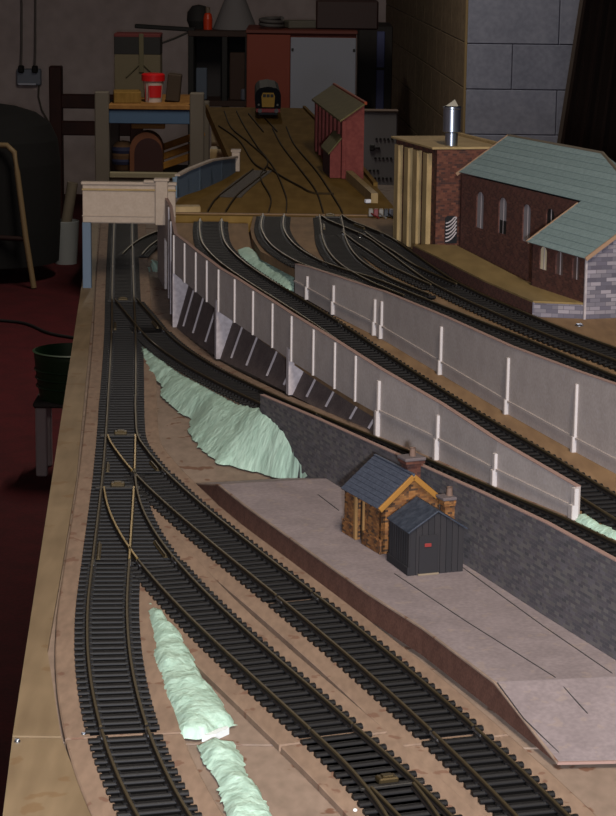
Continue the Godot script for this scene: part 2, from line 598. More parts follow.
const PITCH := 7.0
const GAUGE := 8.6

func track(label: String, path: Array, group := "plain track lengths") -> void:
	var base: Vector3 = at(path, path_len(path) * 0.5)[0]
	var t := thing("track", label, "track", base, group)
	var ln := path_len(path)
	var n := int(ln / PITCH)
	for i in n:
		add_sleeper(t, sleeper_mesh, at(path, (i + 0.5) * ln / n), base)
	for s in [-1, 1]:
		var b := MB.new(base)
		b.sweep(lift(path, 1.6), profile_rail(), s * GAUGE)
		var rl := part(t, "rail", b, M.rail_web)
		b = MB.new(base)
		b.sweep(lift(path, 1.6), profile_head(), s * GAUGE)
		part(rl, "rail_head", b, M.rail)
		var e := at(path, 2.0)
		b = MB.new(base)
		b.box(e[0] + e[1] * (s * GAUGE) + e[2] * 2.5, Vector3(1.7, 1.0, 8.0), Basis(e[1], e[2], e[3]), 0.2)
		part(t, "rail_joiner", b, M.joiner)
	var w := MB.new(base)
	w.sweep(path, PackedVector2Array([Vector2(-12.6, 0), Vector2(12.6, 0), Vector2(12.6, 0.45), Vector2(-12.6, 0.45)]))
	part(t, "sleeper_web", w, M.web)

func lift(p: Array, h: float) -> Array:
	var o := []
	for q in p: o.append(q + Vector3(0, h, 0))
	return o

# route a straight on, route b leaving it to the +x side, both starting at the toe
func turnout(label: String, a: Array, b: Array, bright: bool) -> void:
	var base: Vector3 = at(a, path_len(a) * 0.5)[0]
	var t := thing("turnout", label, "turnout", base, "turnouts")
	var la := path_len(a)
	var lb := path_len(b)
	var n := int(la / PITCH)
	var blade := 0.0
	var frog := 0.0
	for i in n:
		var s := (i + 0.5) * la / n
		var f := at(a, s)
		var off := 0.0
		if s < lb:
			var g := at(b, s)
			off = (g[0] - f[0]).dot(f[1])
			if absf(off) < 1.6: blade = s
			if absf(off) < 17.2: frog = s
			if absf(off) > 27.0:
				add_sleeper(t, plain_sleeper, g, base)
				off = 0.0
		var lo := minf(-14.0, off - 14.0)
		var hi := maxf(14.0, off + 14.0)
		add_sleeper(t, plain_sleeper, f, base, (lo + hi) * 0.5, (hi - lo) / 28.0)
	var sg := 1.0 if (at(b, lb * 0.95)[0] - at(a, lb * 0.95)[0]).x > 0 else -1.0
	var hd: Material = M.rail
	var m: Material = M.brass if bright else hd
	for spec in [[a, -sg, 0.0, la, hd, "stock_rail"], [b, sg, 0.0, lb, hd, "stock_rail"], [a, sg, blade, la, m, "switch_rail"], [b, -sg, blade, lb, m, "switch_rail"]]:
		var q := MB.new(base)
		var pp := lift(trim(spec[0], spec[2], spec[3]), 1.6)
		q.sweep(pp, profile_rail(), spec[1] * GAUGE)
		var rl := part(t, spec[5], q, M.rail_web)
		q = MB.new(base)
		q.sweep(pp, profile_head(), spec[1] * GAUGE)
		part(rl, "rail_head", q, spec[4])
	for r in [a, b]:
		var q := MB.new(base)
		q.sweep(r, PackedVector2Array([Vector2(-12.6, 0), Vector2(12.6, 0), Vector2(12.6, 0.45), Vector2(-12.6, 0.45)]))
		part(t, "sleeper_web", q, M.web)
	var cr := [[a, -sg], [b, sg]]
	for c in cr:
		var l0 := clampf(frog - 14.0, 0.0, la)
		var l1 := clampf(frog + 12.0, 0.0, minf(la, lb))
		if l1 - l0 < 8.0: continue
		var q := MB.new(base)
		q.sweep(lift(trim(c[0], l0, l1), 1.6), profile_rail(), c[1] * (GAUGE - 2.4))
		part(t, "check_rail", q, hd)
	var f := at(a, maxf(blade - 3.0, 3.0))
	var bs := Basis(f[1], f[2], f[3])
	var q := MB.new(base)
	q.box(f[0] + f[2] * 2.2, Vector3(24, 1.2, 2.6), bs, 0.3)
	part(t, "tie_bar", q, M.dark_metal)
	q = MB.new(base)
	q.box(f[0] + f[2] * 3.0 - f[3] * 4.0, Vector3(7.5, 2.4, 5), bs, 0.5)
	q.box(f[0] + f[2] * 4.4 - f[3] * 4.0, Vector3(4, 0.8, 3), bs, 0.2)
	part(t, "spring_housing", q, M.bronze)

func roadbed(label: String, path: Array, lo: float, hi: float, th: float, m: Material) -> void:
	var base: Vector3 = at(path, path_len(path) * 0.5)[0]
	var b := MB.new(base)
	b.sweep(path, PackedVector2Array([Vector2(lo, -th), Vector2(hi, -th), Vector2(hi, -0.4), Vector2(hi - 0.6, 0), Vector2(lo + 0.6, 0), Vector2(lo, -0.4)]))
	solo("roadbed", label, "roadbed", b, base, m, "trackbed strips")

# ===================================================================== baseboards
func poly_board(called: String, label: String, poly: Array, top: float, th: float, m: Material, legs: Array) -> Node3D:
	var p := PackedVector2Array()
	var cx := Vector2.ZERO
	for q in poly:
		p.append(Vector2(q[0], -q[1]))
		cx += Vector2(q[0], q[1]) / poly.size()
	var base := V(cx.x, top - th, cx.y)
	var t := thing(called, label, "baseboard", base, "baseboards")
	var b := MB.new(base)
	b.slab(p, V(0, top, 0), Vector3(1, 0, 0), Vector3(0, 0, -1), th)
	part(t, "top", b, m)
	for l in legs:
		b = MB.new(base)
		b.box(Vector3(l[0], (BOARD + top - th) * 0.5, l[1]), Vector3(45, BOARD + top - th, 45))
		part(t, "leg", b, M.pale_wood)
	return t

func build_boards() -> void:
	poly_board("baseboard", "pale plywood baseboard nearest the camera, in front of the joint", [[-93, -620], [-109.5, -817], [330, -817], [330, -620]], -2.0, 14, M.hardboard, [[0, -660], [290, -660]])
	poly_board("baseboard", "long tan baseboard of the yard with the plaster bank and small platform", [[-109.7, -819], [-211, -2190], [-240, -2600], [330, -2600], [330, -819]], -2.0, 14, M.hardboard, [[-40, -900], [290, -900], [-190, -2500], [290, -2500]])
	# pale edge planks along the left side of both boards
	var b := MB.new(V(-100, -2, -720))
	b.slab(PackedVector2Array([Vector2(-93, 620), Vector2(-60, 690), Vector2(-91, 817), Vector2(-109.5, 817)]), V(0, 0.2, 0), Vector3(1, 0, 0), Vector3(0, 0, -1), 2.1)
	solo("edge_plank", "short pale plywood strip at the left edge of the nearest baseboard", "plank", b, V(-100, -2, -720), M.ply, "edge planks")
	b = MB.new(V(-150, -2, -1500))
	b.slab(PackedVector2Array([Vector2(-109.7, 819), Vector2(-91.5, 819), Vector2(-108, 920), Vector2(-115.5, 1050), Vector2(-126, 1220), Vector2(-171, 1800), Vector2(-208, 2250), Vector2(-232, 2550), Vector2(-239, 2590), Vector2(-211, 2190)]), V(0, 0.2, 0), Vector3(1, 0, 0), Vector3(0, 0, -1), 2.1)
	solo("edge_plank", "long pale plywood strip at the left edge of the yard baseboard", "plank", b, V(-150, -2, -1500), M.ply, "edge planks")

# ===================================================================== tracks
func z3(l: Array, h := 0.0) -> Array:
	var o := []
	for p in l: o.append(V(p[0], h if p.size() == 2 else p[2], p[1]))
	return o

func d3(l: Array) -> Array:
	var o := []
	for p in l: o.append(DK(p[0], 0.5, p[1]))
	return o

var mid_path := []
var t4_path := []
var c_path := []

func build_tracks() -> void:
	sleeper_mesh = make_sleeper(true)
	plain_sleeper = make_sleeper(false)
	var t1 := resample(z3([[-190, -2330], [-180, -2198], [-160, -1948], [-147, -1790], [-134.5, -1642], [-119, -1440], [-103, -1221], [-92, -1044], [-88, -980], [-84.6, -940], [-80.3, -900], [-74.8, -860], [-68, -820], [-59.6, -780], [-49.3, -740], [-36.9, -700], [-22, -655]], 1.0), 5.0)
	var t2 := resample(z3([[-103, -1221], [-98.8, -1180], [-93.1, -1140], [-85.1, -1100], [-75, -1060], [-63.1, -1020], [-49.8, -980], [-35.4, -940], [-20.2, -900], [-4.6, -860], [10.9, -820], [26, -780], [40.1, -740], [52.8, -700], [66, -655]], 1.0), 5.0)
	var t3 := resample(z3([[-119, -1440], [-116.2, -1400], [-113.0, -1360], [-107.1, -1300], [-98.1, -1260], [-87.1, -1220], [-74.5, -1180], [-60.7, -1140], [-46.1, -1100], [-31.1, -1060], [-15.8, -1020], [-0.5, -980], [14.4, -940], [29, -900], [43, -860], [56.3, -820], [68.9, -780], [80.7, -740], [91.8, -700], [103, -655]], 1.0), 5.0)
	t4_path = resample(z3([[-147, -1790, 1.0], [-128, -1705, 1.0], [-103, -1590, 3.5], [-76, -1485, 9.0], [-49, -1392, 15.5], [-20, -1298, 23.0], [9, -1218, 28.5], [37, -1151, 32.0], [71, -1064, 36.5], [87, -1023, 38.5], [105, -980, 40.5], [121, -937, 42.0], [141, -890, 42.5], [163, -840, 42.5]]), 5.0)
	mid_path = resample(z3([[-80, -1842, 55.5], [-78, -1790, 54.5], [-72, -1720, 53.0], [-57, -1648, 51.0], [-38, -1582, 49.5], [-12, -1500, 48.0], [12, -1420, 47.0], [31, -1352, 46.0], [55, -1268, 45.0], [82, -1176, 44.0], [108, -1096, 43.0], [130, -1024, 42.0], [150, -960, 41.5], [175, -885, 41.0]]), 5.0)
	# trackbed strips
	var sp := [
		["narrow trackbed strip under the left-hand track in front of the board joint", cut(t1, -817, -660), M.cork],
		["long trackbed strip under the left-hand track along the plywood edge", cut(t1, -2320, -819), M.cork],
		["short trackbed strip under the middle foreground track in front of the joint", cut(t2, -817, -660), M.cork],
		["trackbed strip under the middle foreground track behind the joint", cut(t2, -1190, -819), M.cork],
		["short trackbed strip under the track beside the platform ramp", cut(t3, -817, -660), M.cork],
		["trackbed strip under the track that runs along the platform", cut(t3, -1370, -819), M.cork]]
	var tier := 0
	for s in sp:
		roadbed(s[0], lift(s[1], -0.12 * (tier / 2)), -22.0, 22.0, 2.7, s[2])
		tier += 1
	roadbed("climbing wooden ramp behind the dark brick wall", cut(t4_path, -1700, -845), -13.2, 24.0, 5.0, M.cork)
	# pieces of track
	track("curved track at the lower left corner beside the plywood edge", cut(t1, -816, -665))
	track("left-hand track curving past the upper plaster strip in the foreground", cut(t1, -1043, -820))
	turnout("turnout with bright brass rails beside the tip of the plaster strip", cut(t1, -1220, -1044), cut(t2, -1220, -1048), true)
	turnout("turnout with brassy rails left of the big plaster bank", cut(t1, -1415, -1221), cut(t3, -1415, -1221), true)
	track("straight track left of the big plaster bank between two turnouts", cut(t1, -1642, -1416))
	turnout("dark turnout where the climbing branch leaves the left-hand track", cut(t1, -1774, -1643), cut(t4_path, -1774, -1640), false)
	track("short shiny straight track just in front of the cream bridge", cut(t1, -1945, -1775))
	track("left-hand track under the cream bridge", cut(t1, -2320, -1946))
	track("middle foreground track in front of the tip of the plaster strip", cut(t2, -1046, -822))
	var b2 := []
	for p in cut(t2, -805, -665):
		var k: float = (p.z + 805.0)
		b2.append(p + Vector3(-k * k / 1100.0, 0, 0))
	turnout("turnout at the bottom edge in the middle of the foreground", cut(t2, -820, -665), cut(t2, -820, -806) + b2, false)
	track("track leaving the brassy turnout toward the far end of the platform", cut(t3, -1219, -993))
	track("track beside the middle of the platform edge", cut(t3, -990, -822))
	track("track beside the near ramp of the platform", cut(t3, -819, -665))
	track("branch track climbing past the plaster bank and along the dark brick wall", cut(t4_path, -1638, -1250))
	track("branch track half hidden behind the top of the dark brick wall", cut(t4_path, -1248, -845))
	track("curving track between the two grey retaining walls, far part", cut(mid_path, -1842, -1425))
	track("track between the two grey retaining walls, near part", cut(mid_path, -1423, -890))
	# branch under the bridge joining the left-hand track from the right
	track("short dark branch track under the bridge beside the wall piers", resample(z3([[-124, -2190], [-143, -2125], [-152, -2070], [-156.5, -2010]], 1.0), 5.0))
	# upper level
	c_path = resample(d3([[-30, -15], [-29, 88], [-20, 189], [-3, 276], [14, 325], [36, 376], [58, 446], [89, 544], [115, 623], [134.5, 688], [154, 750], [180, 830]]), 5.0)
	var c2 := resample(d3([[16, -15], [17, 60], [18, 150], [22, 230], [30, 300], [44, 367], [57, 412], [70, 450]]), 5.0)
	var dd := resample(d3([[17, -10], [24, 30], [35, 70], [50, 130], [64, 225], [74, 300], [84.5, 370], [97, 429], [114, 495], [140, 587], [163, 655], [192, 745]]), 5.0)
	track("upper track with shiny sleepers at the far end above the grey wall", cut(c_path, -1870, -1560))
	track("upper track running close behind the second grey wall", cut(c_path, -1558, -1010))
	turnout("turnout at the board joint where the goods track leaves the upper track", cut(c2, -1860, -1740), cut(dd, -1860, -1740), false)
	track("upper track with bluish shiny sleepers right of the upper plaster bank", cut(c2, -1738, -1410))
	track("goods track curving along the brick loading dock", cut(dd, -1738, -1100))
	var d2 := resample(d3([[33, 105], [42, 170], [51, 225], [63, 300], [75, 350], [86, 392]]), 5.0)
	track("short second goods track just left of the loading dock track", d2)

# ===================================================================== retaining walls
func plan_normal(p: Array, i: int) -> Vector3:
	var a: Array = p[maxi(i - 1, 0)]
	var b: Array = p[mini(i + 1, p.size() - 1)]
	var t := Vector3(b[0] - a[0], 0, b[1] - a[1]).normalized()
	return Vector3.UP.cross(t).normalized()   # away from the viewer's side: +x for walls running toward the viewer

func pilaster(t: Node3D, base: Vector3, p: Vector3, nrm: Vector3, hb: float, ht: float, wide: float, proud: float) -> void:
	var tn := nrm.cross(Vector3.UP)
	var bs := Basis(tn, Vector3.UP, tn.cross(Vector3.UP))
	var b := MB.new(base)
	var c := p - nrm * (proud * 0.5)
	b.box(Vector3(c.x, BOARD + (hb + ht) * 0.5, c.z), Vector3(wide, ht - hb, proud), bs)
	var o := part(t, "pilaster", b, M.card_white, "white card edge")
	b = MB.new(base)
	c = p - nrm * (proud + 0.2)
	b.box(Vector3(c.x, BOARD + (hb + ht) * 0.5, c.z), Vector3(wide, ht - hb, 0.4), bs)
	part(o, "facing", b, M.card_grey)

func build_walls() -> void:
	# ---- wall A: curved viaduct wall; [x, z, bottom, top]
	var A := [[-128, -1915, 0, 76], [-118, -1850, 0, 75], [-111, -1802, 42, 74], [-105, -1730, 42, 72.5], [-99, -1666, 42, 71], [-89, -1626, 42, 71], [-79, -1586, 42, 70.5], [-69.5, -1546, 42, 71], [-60, -1507, 42, 71], [-48, -1468, 42, 71], [-35, -1425, 42, 70.5], [-22, -1383, 42, 70], [-10, -1340, 42, 70], [3, -1300, 42, 69.5], [15, -1263, 42, 69], [26, -1230, 42, 68], [38, -1197, 28, 66.5], [66, -1132, 31, 62.5], [90, -1065, 35, 59], [120, -994, 38.5, 55]]
	var base := V(0, 0, -1300)
	var t := thing("retaining_wall", "curved grey viaduct wall with white pilasters, buttress piers and dark sloping panels", "wall", base)
	for i in A.size() - 1:
		var a: Array = A[i]
		var c: Array = A[i + 1]
		var na := plan_normal(A, i)
		var nc := plan_normal(A, i + 1)
		var pa := V(a[0], 0, a[1])
		var pc := V(c[0], 0, c[1])
		var ab: float = a[2]
		var cb: float = c[2]
		if absf(ab - cb) > 12.0:
			ab = maxf(ab, cb); cb = ab
		var b := MB.new(base)
		var U := Vector3.UP
		var q := [pa + U * ab, pc + U * cb, pc + U * c[3], pa + U * a[3]]
		var r := [q[0] + na * 2.2, q[1] + nc * 2.2, q[2] + nc * 2.2, q[3] + na * 2.2]
		b.face([q[0], q[1], q[2], q[3]]); b.face([r[1], r[0], r[3], r[2]])
		b.face([q[3], q[2], r[2], r[3]]); b.face([q[1], q[0], r[0], r[1]])
		b.face([q[0], q[3], r[3], r[0]]); b.face([q[2], q[1], r[1], r[2]])
		part(t, "panel", b, M.card_grey)
		# reddish card edge along the top
		b = MB.new(base)
		b.sweep([q[3] + na * 1.1, q[2] + nc * 1.1], PackedVector2Array([Vector2(-1.3, 0), Vector2(1.3, 0), Vector2(1.3, 0.4), Vector2(-1.3, 0.4)]))
		part(t, "coping", b, M.card_edge)
		if i >= 2:
			var wide := 1.6 if i < 16 else 2.4
			if i < 16:
				pilaster(t, base, pa, na, maxf(a[2], 40.0), a[3] - 0.6, wide, 0.8)
			else:
				pilaster(t, base, pa, na, a[2] + 1.0, a[2] + (a[3] - a[2]) * 0.42, wide, 2.2)
				pilaster(t, base, pa, na, a[2] + (a[3] - a[2]) * 0.42, a[3] - 6.0, wide, 1.3)
		if i >= 16:
			b = MB.new(base)
			var ma: Vector3 = pa + U * (a[2] + (a[3] - a[2]) * 0.42) - na * 0.4
			var mc: Vector3 = pc + U * (c[2] + (c[3] - c[2]) * 0.42) - nc * 0.4
			b.sweep([ma, mc], PackedVector2Array([Vector2(-0.5, -0.7), Vector2(0.5, -0.7), Vector2(0.5, 0.7), Vector2(-0.5, 0.7)]))
			part(t, "string_course", b, M.card_grey)
	# near end post
	var e: Array = A[A.size() - 1]
	var ne := plan_normal(A, A.size() - 1)
	pilaster(t, base, V(e[0], 0, e[1]) + ne * 0.5, ne, e[2], e[2] + 8.5, 3.4, 3.0)
	pilaster(t, base, V(e[0], 0, e[1]) + ne * 0.5, ne, e[2] + 8.5, e[3] - 0.4, 3.0, 1.8)
	# sloping dark infill under the deck, leaning back toward the top
	var I := [[-111, -1802, 0], [-105, -1730, 0], [-99, -1666, 1], [-79, -1586, 5], [-60, -1507, 9.5], [-35, -1425, 15.5], [-10, -1340, 21], [15, -1263, 25], [37, -1199, 28]]
	for i in I.size() - 1:
		var n0 := plan_normal(I, i)
		var n1 := plan_normal(I, i + 1)
		var p0 := V(I[i][0], I[i][2], I[i][1]) + n0 * 1.5
		var p1 := V(I[i + 1][0], I[i + 1][2], I[i + 1][1]) + n1 * 1.5
		var t0 := V(I[i][0], 49, I[i][1]) + n0 * 15.0
		var t1 := V(I[i + 1][0], 49, I[i + 1][1]) + n1 * 15.0
		var b := MB.new(base)
		b.face([p0, p1, t1, t0])
		b.face([p1 + n1 * 2, p0 + n0 * 2, t0 + n0 * 2, t1 + n1 * 2])
		b.face([t0, t1, t1 + n1 * 2, t0 + n0 * 2])
		part(t, "infill_panel", b, M.infill, "dark brown sloping panel")
		for k in 2:
			var f := 0.28 + 0.44 * k
			var bt := p0.lerp(p1, f)
			var tp := t0.lerp(t1, f)
			var nn := n0.lerp(n1, f).normalized()
			b = MB.new(base)
			var d := (tp - bt).normalized()
			var out := d.cross(nn.cross(Vector3.UP)).normalized()
			if out.dot(nn) > 0: out = -out
			b.box((bt + tp) * 0.5 + out * 0.8, Vector3(0.6, (tp - bt).length() * 0.8, 1.3), Basis(d.cross(out), d, out).orthonormalized())
			part(t, "rib", b, M.rib_card, "thin pale rib")
	# buttress piers: upright front edge, pale triangular cheek
	for k in [[2, 0.0], [3, 0.0], [4, 1.0], [8, 9.5], [12, 21.0]]:
		var a: Array = A[k[0]]
		var nn := plan_normal(A, k[0])
		var tn := nn.cross(Vector3.UP)
		var p := V(a[0], 0, a[1])
		var b := MB.new(base)
		var hb: float = k[1]
		b.slab(PackedVector2Array([Vector2(-1, hb), Vector2(2.2, hb), Vector2(16, 49), Vector2(-1, 49)]), p - tn * 3.0, nn, Vector3.UP, 5.0)
		part(t, "buttress", b, M.card_lilac, "pale tapering buttress")
	# ---- wall B: second wall behind the middle track
	var B := [[-10, -1543, 49.5, 69], [-1, -1517, 49, 71], [16, -1466, 48, 73.5], [41, -1402, 46.5, 75.5], [45, -1392, 46.3, 76], [76, -1291, 44.5, 79], [106, -1193, 43, 80.5], [133, -1112, 42, 83.5], [162, -1030, 41, 87]]
	base = V(70, 42, -1280)
	t = thing("retaining_wall", "long plain grey wall with a few white upright edges, under the goods tracks", "wall", base)
	for i in B.size() - 1:
		var a: Array = B[i]
		var c: Array = B[i + 1]
		var na := plan_normal(B, i)
		var nc := plan_normal(B, i + 1)
		var U := Vector3.UP
		var pa := V(a[0], 0, a[1])
		var pc := V(c[0], 0, c[1])
		var q := [pa + U * a[2], pc + U * c[2], pc + U * c[3], pa + U * a[3]]
		var r := [q[0] + na * 2.2, q[1] + nc * 2.2, q[2] + nc * 2.2, q[3] + na * 2.2]
		var b := MB.new(base)
		b.face([q[0], q[1], q[2], q[3]]); b.face([r[1], r[0], r[3], r[2]])
		b.face([q[3], q[2], r[2], r[3]]); b.face([q[1], q[0], r[0], r[1]])
		b.face([q[0], q[3], r[3], r[0]]); b.face([q[2], q[1], r[1], r[2]])
		part(t, "panel", b, M.card_grey)
		b = MB.new(base)
		b.sweep([q[3] + na * 1.1, q[2] + nc * 1.1], PackedVector2Array([Vector2(-1.3, 0), Vector2(1.3, 0), Vector2(1.3, 0.4), Vector2(-1.3, 0.4)]))
		part(t, "coping", b, M.card_edge)
		b = MB.new(base)
		b.sweep([pa + U * (a[2] + 8.0) - na * 0.4, pc + U * (c[2] + 8.0) - nc * 0.4], PackedVector2Array([Vector2(-0.5, -0.6), Vector2(0.5, -0.6), Vector2(0.5, 0.6), Vector2(-0.5, 0.6)]))
		part(t, "string_course", b, M.card_grey)
		if i in [1, 2, 3, 4, 5, 6, 7]:
			pilaster(t, base, pa, na, a[2] + 0.5, a[2] + 9.0, 2.0, 2.0)
			pilaster(t, base, pa, na, a[2] + 9.0, a[3] - 6.0, 2.0, 1.2)
	# ---- dark brick wall behind the small platform
	var K := [[-27, -1269, 0, 36.5], [5, -1188, 0, 41], [45, -1087, 0, 45.5], [78, -1003, 0, 49.5], [101, -942, 0, 52.2], [125, -881, 0, 52.2], [160, -792, 0, 49]]
	base = V(60, -2, -1040)
	t = thing("brick_wall", "dark grey printed brick retaining wall behind the platform and hut", "wall", base)
	for i in K.size() - 1:
		var a: Array = K[i]
		var c: Array = K[i + 1]
		var na := plan_normal(K, i)
		var nc := plan_normal(K, i + 1)
		var U := Vector3.UP
		var pa := V(a[0], 0, a[1])
		var pc := V(c[0], 0, c[1])
		var q := [pa - U * 2.0, pc - U * 2.0, pc + U * c[3], pa + U * a[3]]
		var r := [q[0] + na * 2.0, q[1] + nc * 2.0, q[2] + nc * 2.0, q[3] + na * 2.0]
		var b := MB.new(base)
		b.face([q[0], q[1], q[2], q[3]]); b.face([r[1], r[0], r[3], r[2]])
		b.face([q[3], q[2], r[2], r[3]])
		b.face([q[0], q[3], r[3], r[0]]); b.face([q[2], q[1], r[1], r[2]])
		part(t, "panel", b, M.blue_brick)
		b = MB.new(base)
		b.sweep([q[3] + na * 1.0, q[2] + nc * 1.0], PackedVector2Array([Vector2(-1.2, 0), Vector2(1.2, 0), Vector2(1.2, 0.5), Vector2(-1.2, 0.5)]))
		part(t, "coping", b, M.card_edge)
	# ---- decks carried by the walls
	base = V(20, 40, -1400)
	t = thing("deck", "tan wooden deck strip between the two grey walls", "deck", base)
	var b := MB.new(base)
	var prev := []
	for i in mid_path.size():
		if i % 4 and i != mid_path.size() - 1: continue
		var f := at(mid_path, minf(i * 5.0, path_len(mid_path) - 1.0))
		var p: Vector3 = f[0]
		var left: Vector3 = p - f[1] * 15.0
		var right: Vector3 = p + f[1] * 30.0
		for k in A.size() - 1:   # meet the back of wall A
			var a0 := Vector3(A[k][0], p.y, A[k][1])
			var a1 := Vector3(A[k + 1][0], p.y, A[k + 1][1])
			var hit = Geometry2D.segment_intersects_segment(Vector2(p.x, p.z), Vector2(p.x, p.z) - Vector2(f[1].x, f[1].z) * 80.0, Vector2(a0.x, a0.z), Vector2(a1.x, a1.z))
			if hit != null: left = Vector3(hit.x, p.y, hit.y) + f[1] * 2.4
		for k in B.size() - 1:
			var hit = Geometry2D.segment_intersects_segment(Vector2(p.x, p.z), Vector2(p.x, p.z) + Vector2(f[1].x, f[1].z) * 60.0, Vector2(B[k][0], B[k][1]), Vector2(B[k + 1][0], B[k + 1][1]))
			if hit != null: right = Vector3(hit.x, p.y, hit.y)
		if prev:
			var dn := Vector3(0, -7, 0)
			b.face([prev[0], left, right, prev[1]])
			b.face([prev[0] + dn, prev[1] + dn, right + dn, left + dn])
			b.face([prev[0] + dn, left + dn, left, prev[0]])
			b.face([prev[1], right, right + dn, prev[1] + dn])
		prev = [left, right]
	part(t, "top", b, M.deck_wood)
	for q in [[-40, -1640, 44], [30, -1360, 39], [110, -1110, 36]]:
		b = MB.new(base)
		b.box(V(q[0], q[2] * 0.5 - 1, q[1]), Vector3(20, q[2] + 2, 60), Basis(Vector3.UP, 0.3))
		part(t, "riser", b, M.pale_wood)
	# tilted goods deck
	base = DK(120, -8, 350)
	t = thing("deck", "tan wooden deck carrying the goods tracks and brick goods shed", "deck", base)
	b = MB.new(base)
	var pl := PackedVector2Array()
	pl.append(Vector2(260, 30)); pl.append(Vector2(260, -900))
	for i in range(B.size() - 1, -1, -1):
		var nb := plan_normal(B, i)
		var lx: Vector3 = (deck_xf.affine_inverse() * (V(B[i][0], B[i][3] - 10, B[i][1]) * MM)) / MM
		pl.append(Vector2(lx.x + nb.x * 2.4, -lx.z - nb.z * 2.4))
	pl.append(Vector2(-36, -200)); pl.append(Vector2(-44, -120)); pl.append(Vector2(-47, -60)); pl.append(Vector2(-47, 30))
	var bs := deck_xf.basis
	b.slab(pl, DK(0, 0, 0), bs.x, -bs.z, 6.0)
	part(t, "top", b, M.deck_wood)
	for q in [[0, 60], [60, 250], [190, 200], [190, 700]]:
		b = MB.new(base)
		var top := DK(q[0], -6, q[1])
		b.box(Vector3(top.x, (top.y + BOARD - 2) * 0.5, top.z), Vector3(20, top.y - BOARD + 1, 40))
		part(t, "riser", b, M.pale_wood)

# ===================================================================== platform
func build_platform() -> void:
	# stations: front edge, wall side, height
	var S := [[[-60, -1207], [8, -1226], 0.6], [[-46, -1160], [13, -1176], 12.0], [[-31, -1118], [33, -1122], 12.0], [[9, -1016], [74, -1017], 12.0], [[28, -968], [96, -960], 12.0], [[49, -921], [112, -918], 12.0], [[74, -853], [134, -863], 12.0], [[81, -832], [141, -846], 8.0], [[93, -797], [160, -803], 0.9]]
	var base := V(40, 0, -1000)
	var t := thing("platform", "low station platform with pinkish grey top and ramped ends", "platform", base)
	var b := MB.new(base)
	var sd := MB.new(base)
	var ed := MB.new(base)
	for i in S.size() - 1:
		var a: Array = S[i]
		var c: Array = S[i + 1]
		var p := [V(a[0][0], a[2], a[0][1]), V(c[0][0], c[2], c[0][1]), V(c[1][0], c[2], c[1][1]), V(a[1][0], a[2], a[1][1])]
		b.face(p)
		var g := [V(a[0][0], 0, a[0][1]), V(c[0][0], 0, c[0][1])]
		sd.face([g[0], g[1], p[1] - Vector3(0, 0.6, 0), p[0] - Vector3(0, 0.6, 0)])
		ed.sweep([p[0] + Vector3(0.3, 0, 0), p[1] + Vector3(0.3, 0, 0)], PackedVector2Array([Vector2(-0.7, -0.7), Vector2(0.3, -0.7), Vector2(0.3, 0.06), Vector2(-0.5, 0.06), Vector2(-0.7, -0.15)]))
	part(t, "paved_top", b, M.paving)
	part(t, "side_face", sd, M.plat_side, "dark brown printed brick side")
	part(t, "edge", ed, M.hardboard)
	b = MB.new(base)
	b.sweep([V(93, 0.45, -797), V(126, 0.45, -800), V(160, 0.45, -803)], PackedVector2Array([Vector2(-0.8, -0.5), Vector2(0.8, -0.5), Vector2(0.8, 0.5), Vector2(-0.8, 0.5)]))
	part(t, "ramp_edge", b, M.card_edge)
	# ruled lines between the paving sheets
	var lines := [[[35, -1113, 12], [69, -1019, 12], [100, -925, 12], [121, -866, 12], [134, -832, 6]], [[75, -852, 12], [83, -826, 7], [95, -802, 1.6]], [[-6, -1168, 8], [6, -1140, 12], [16, -1110, 12]], [[40, -1000, 12], [68, -930, 12], [98, -860, 12], [108, -832, 7]]]
	for l in lines:
		b = MB.new(base)
		var pp := []
		for q in l: pp.append(V(q[0], q[2] + 0.12, q[1]))
		b.sweep(pp, PackedVector2Array([Vector2(-0.22, -0.15), Vector2(0.22, -0.15), Vector2(0.22, 0.1), Vector2(-0.22, 0.1)]))
		part(t, "joint_line", b, M.pencil)

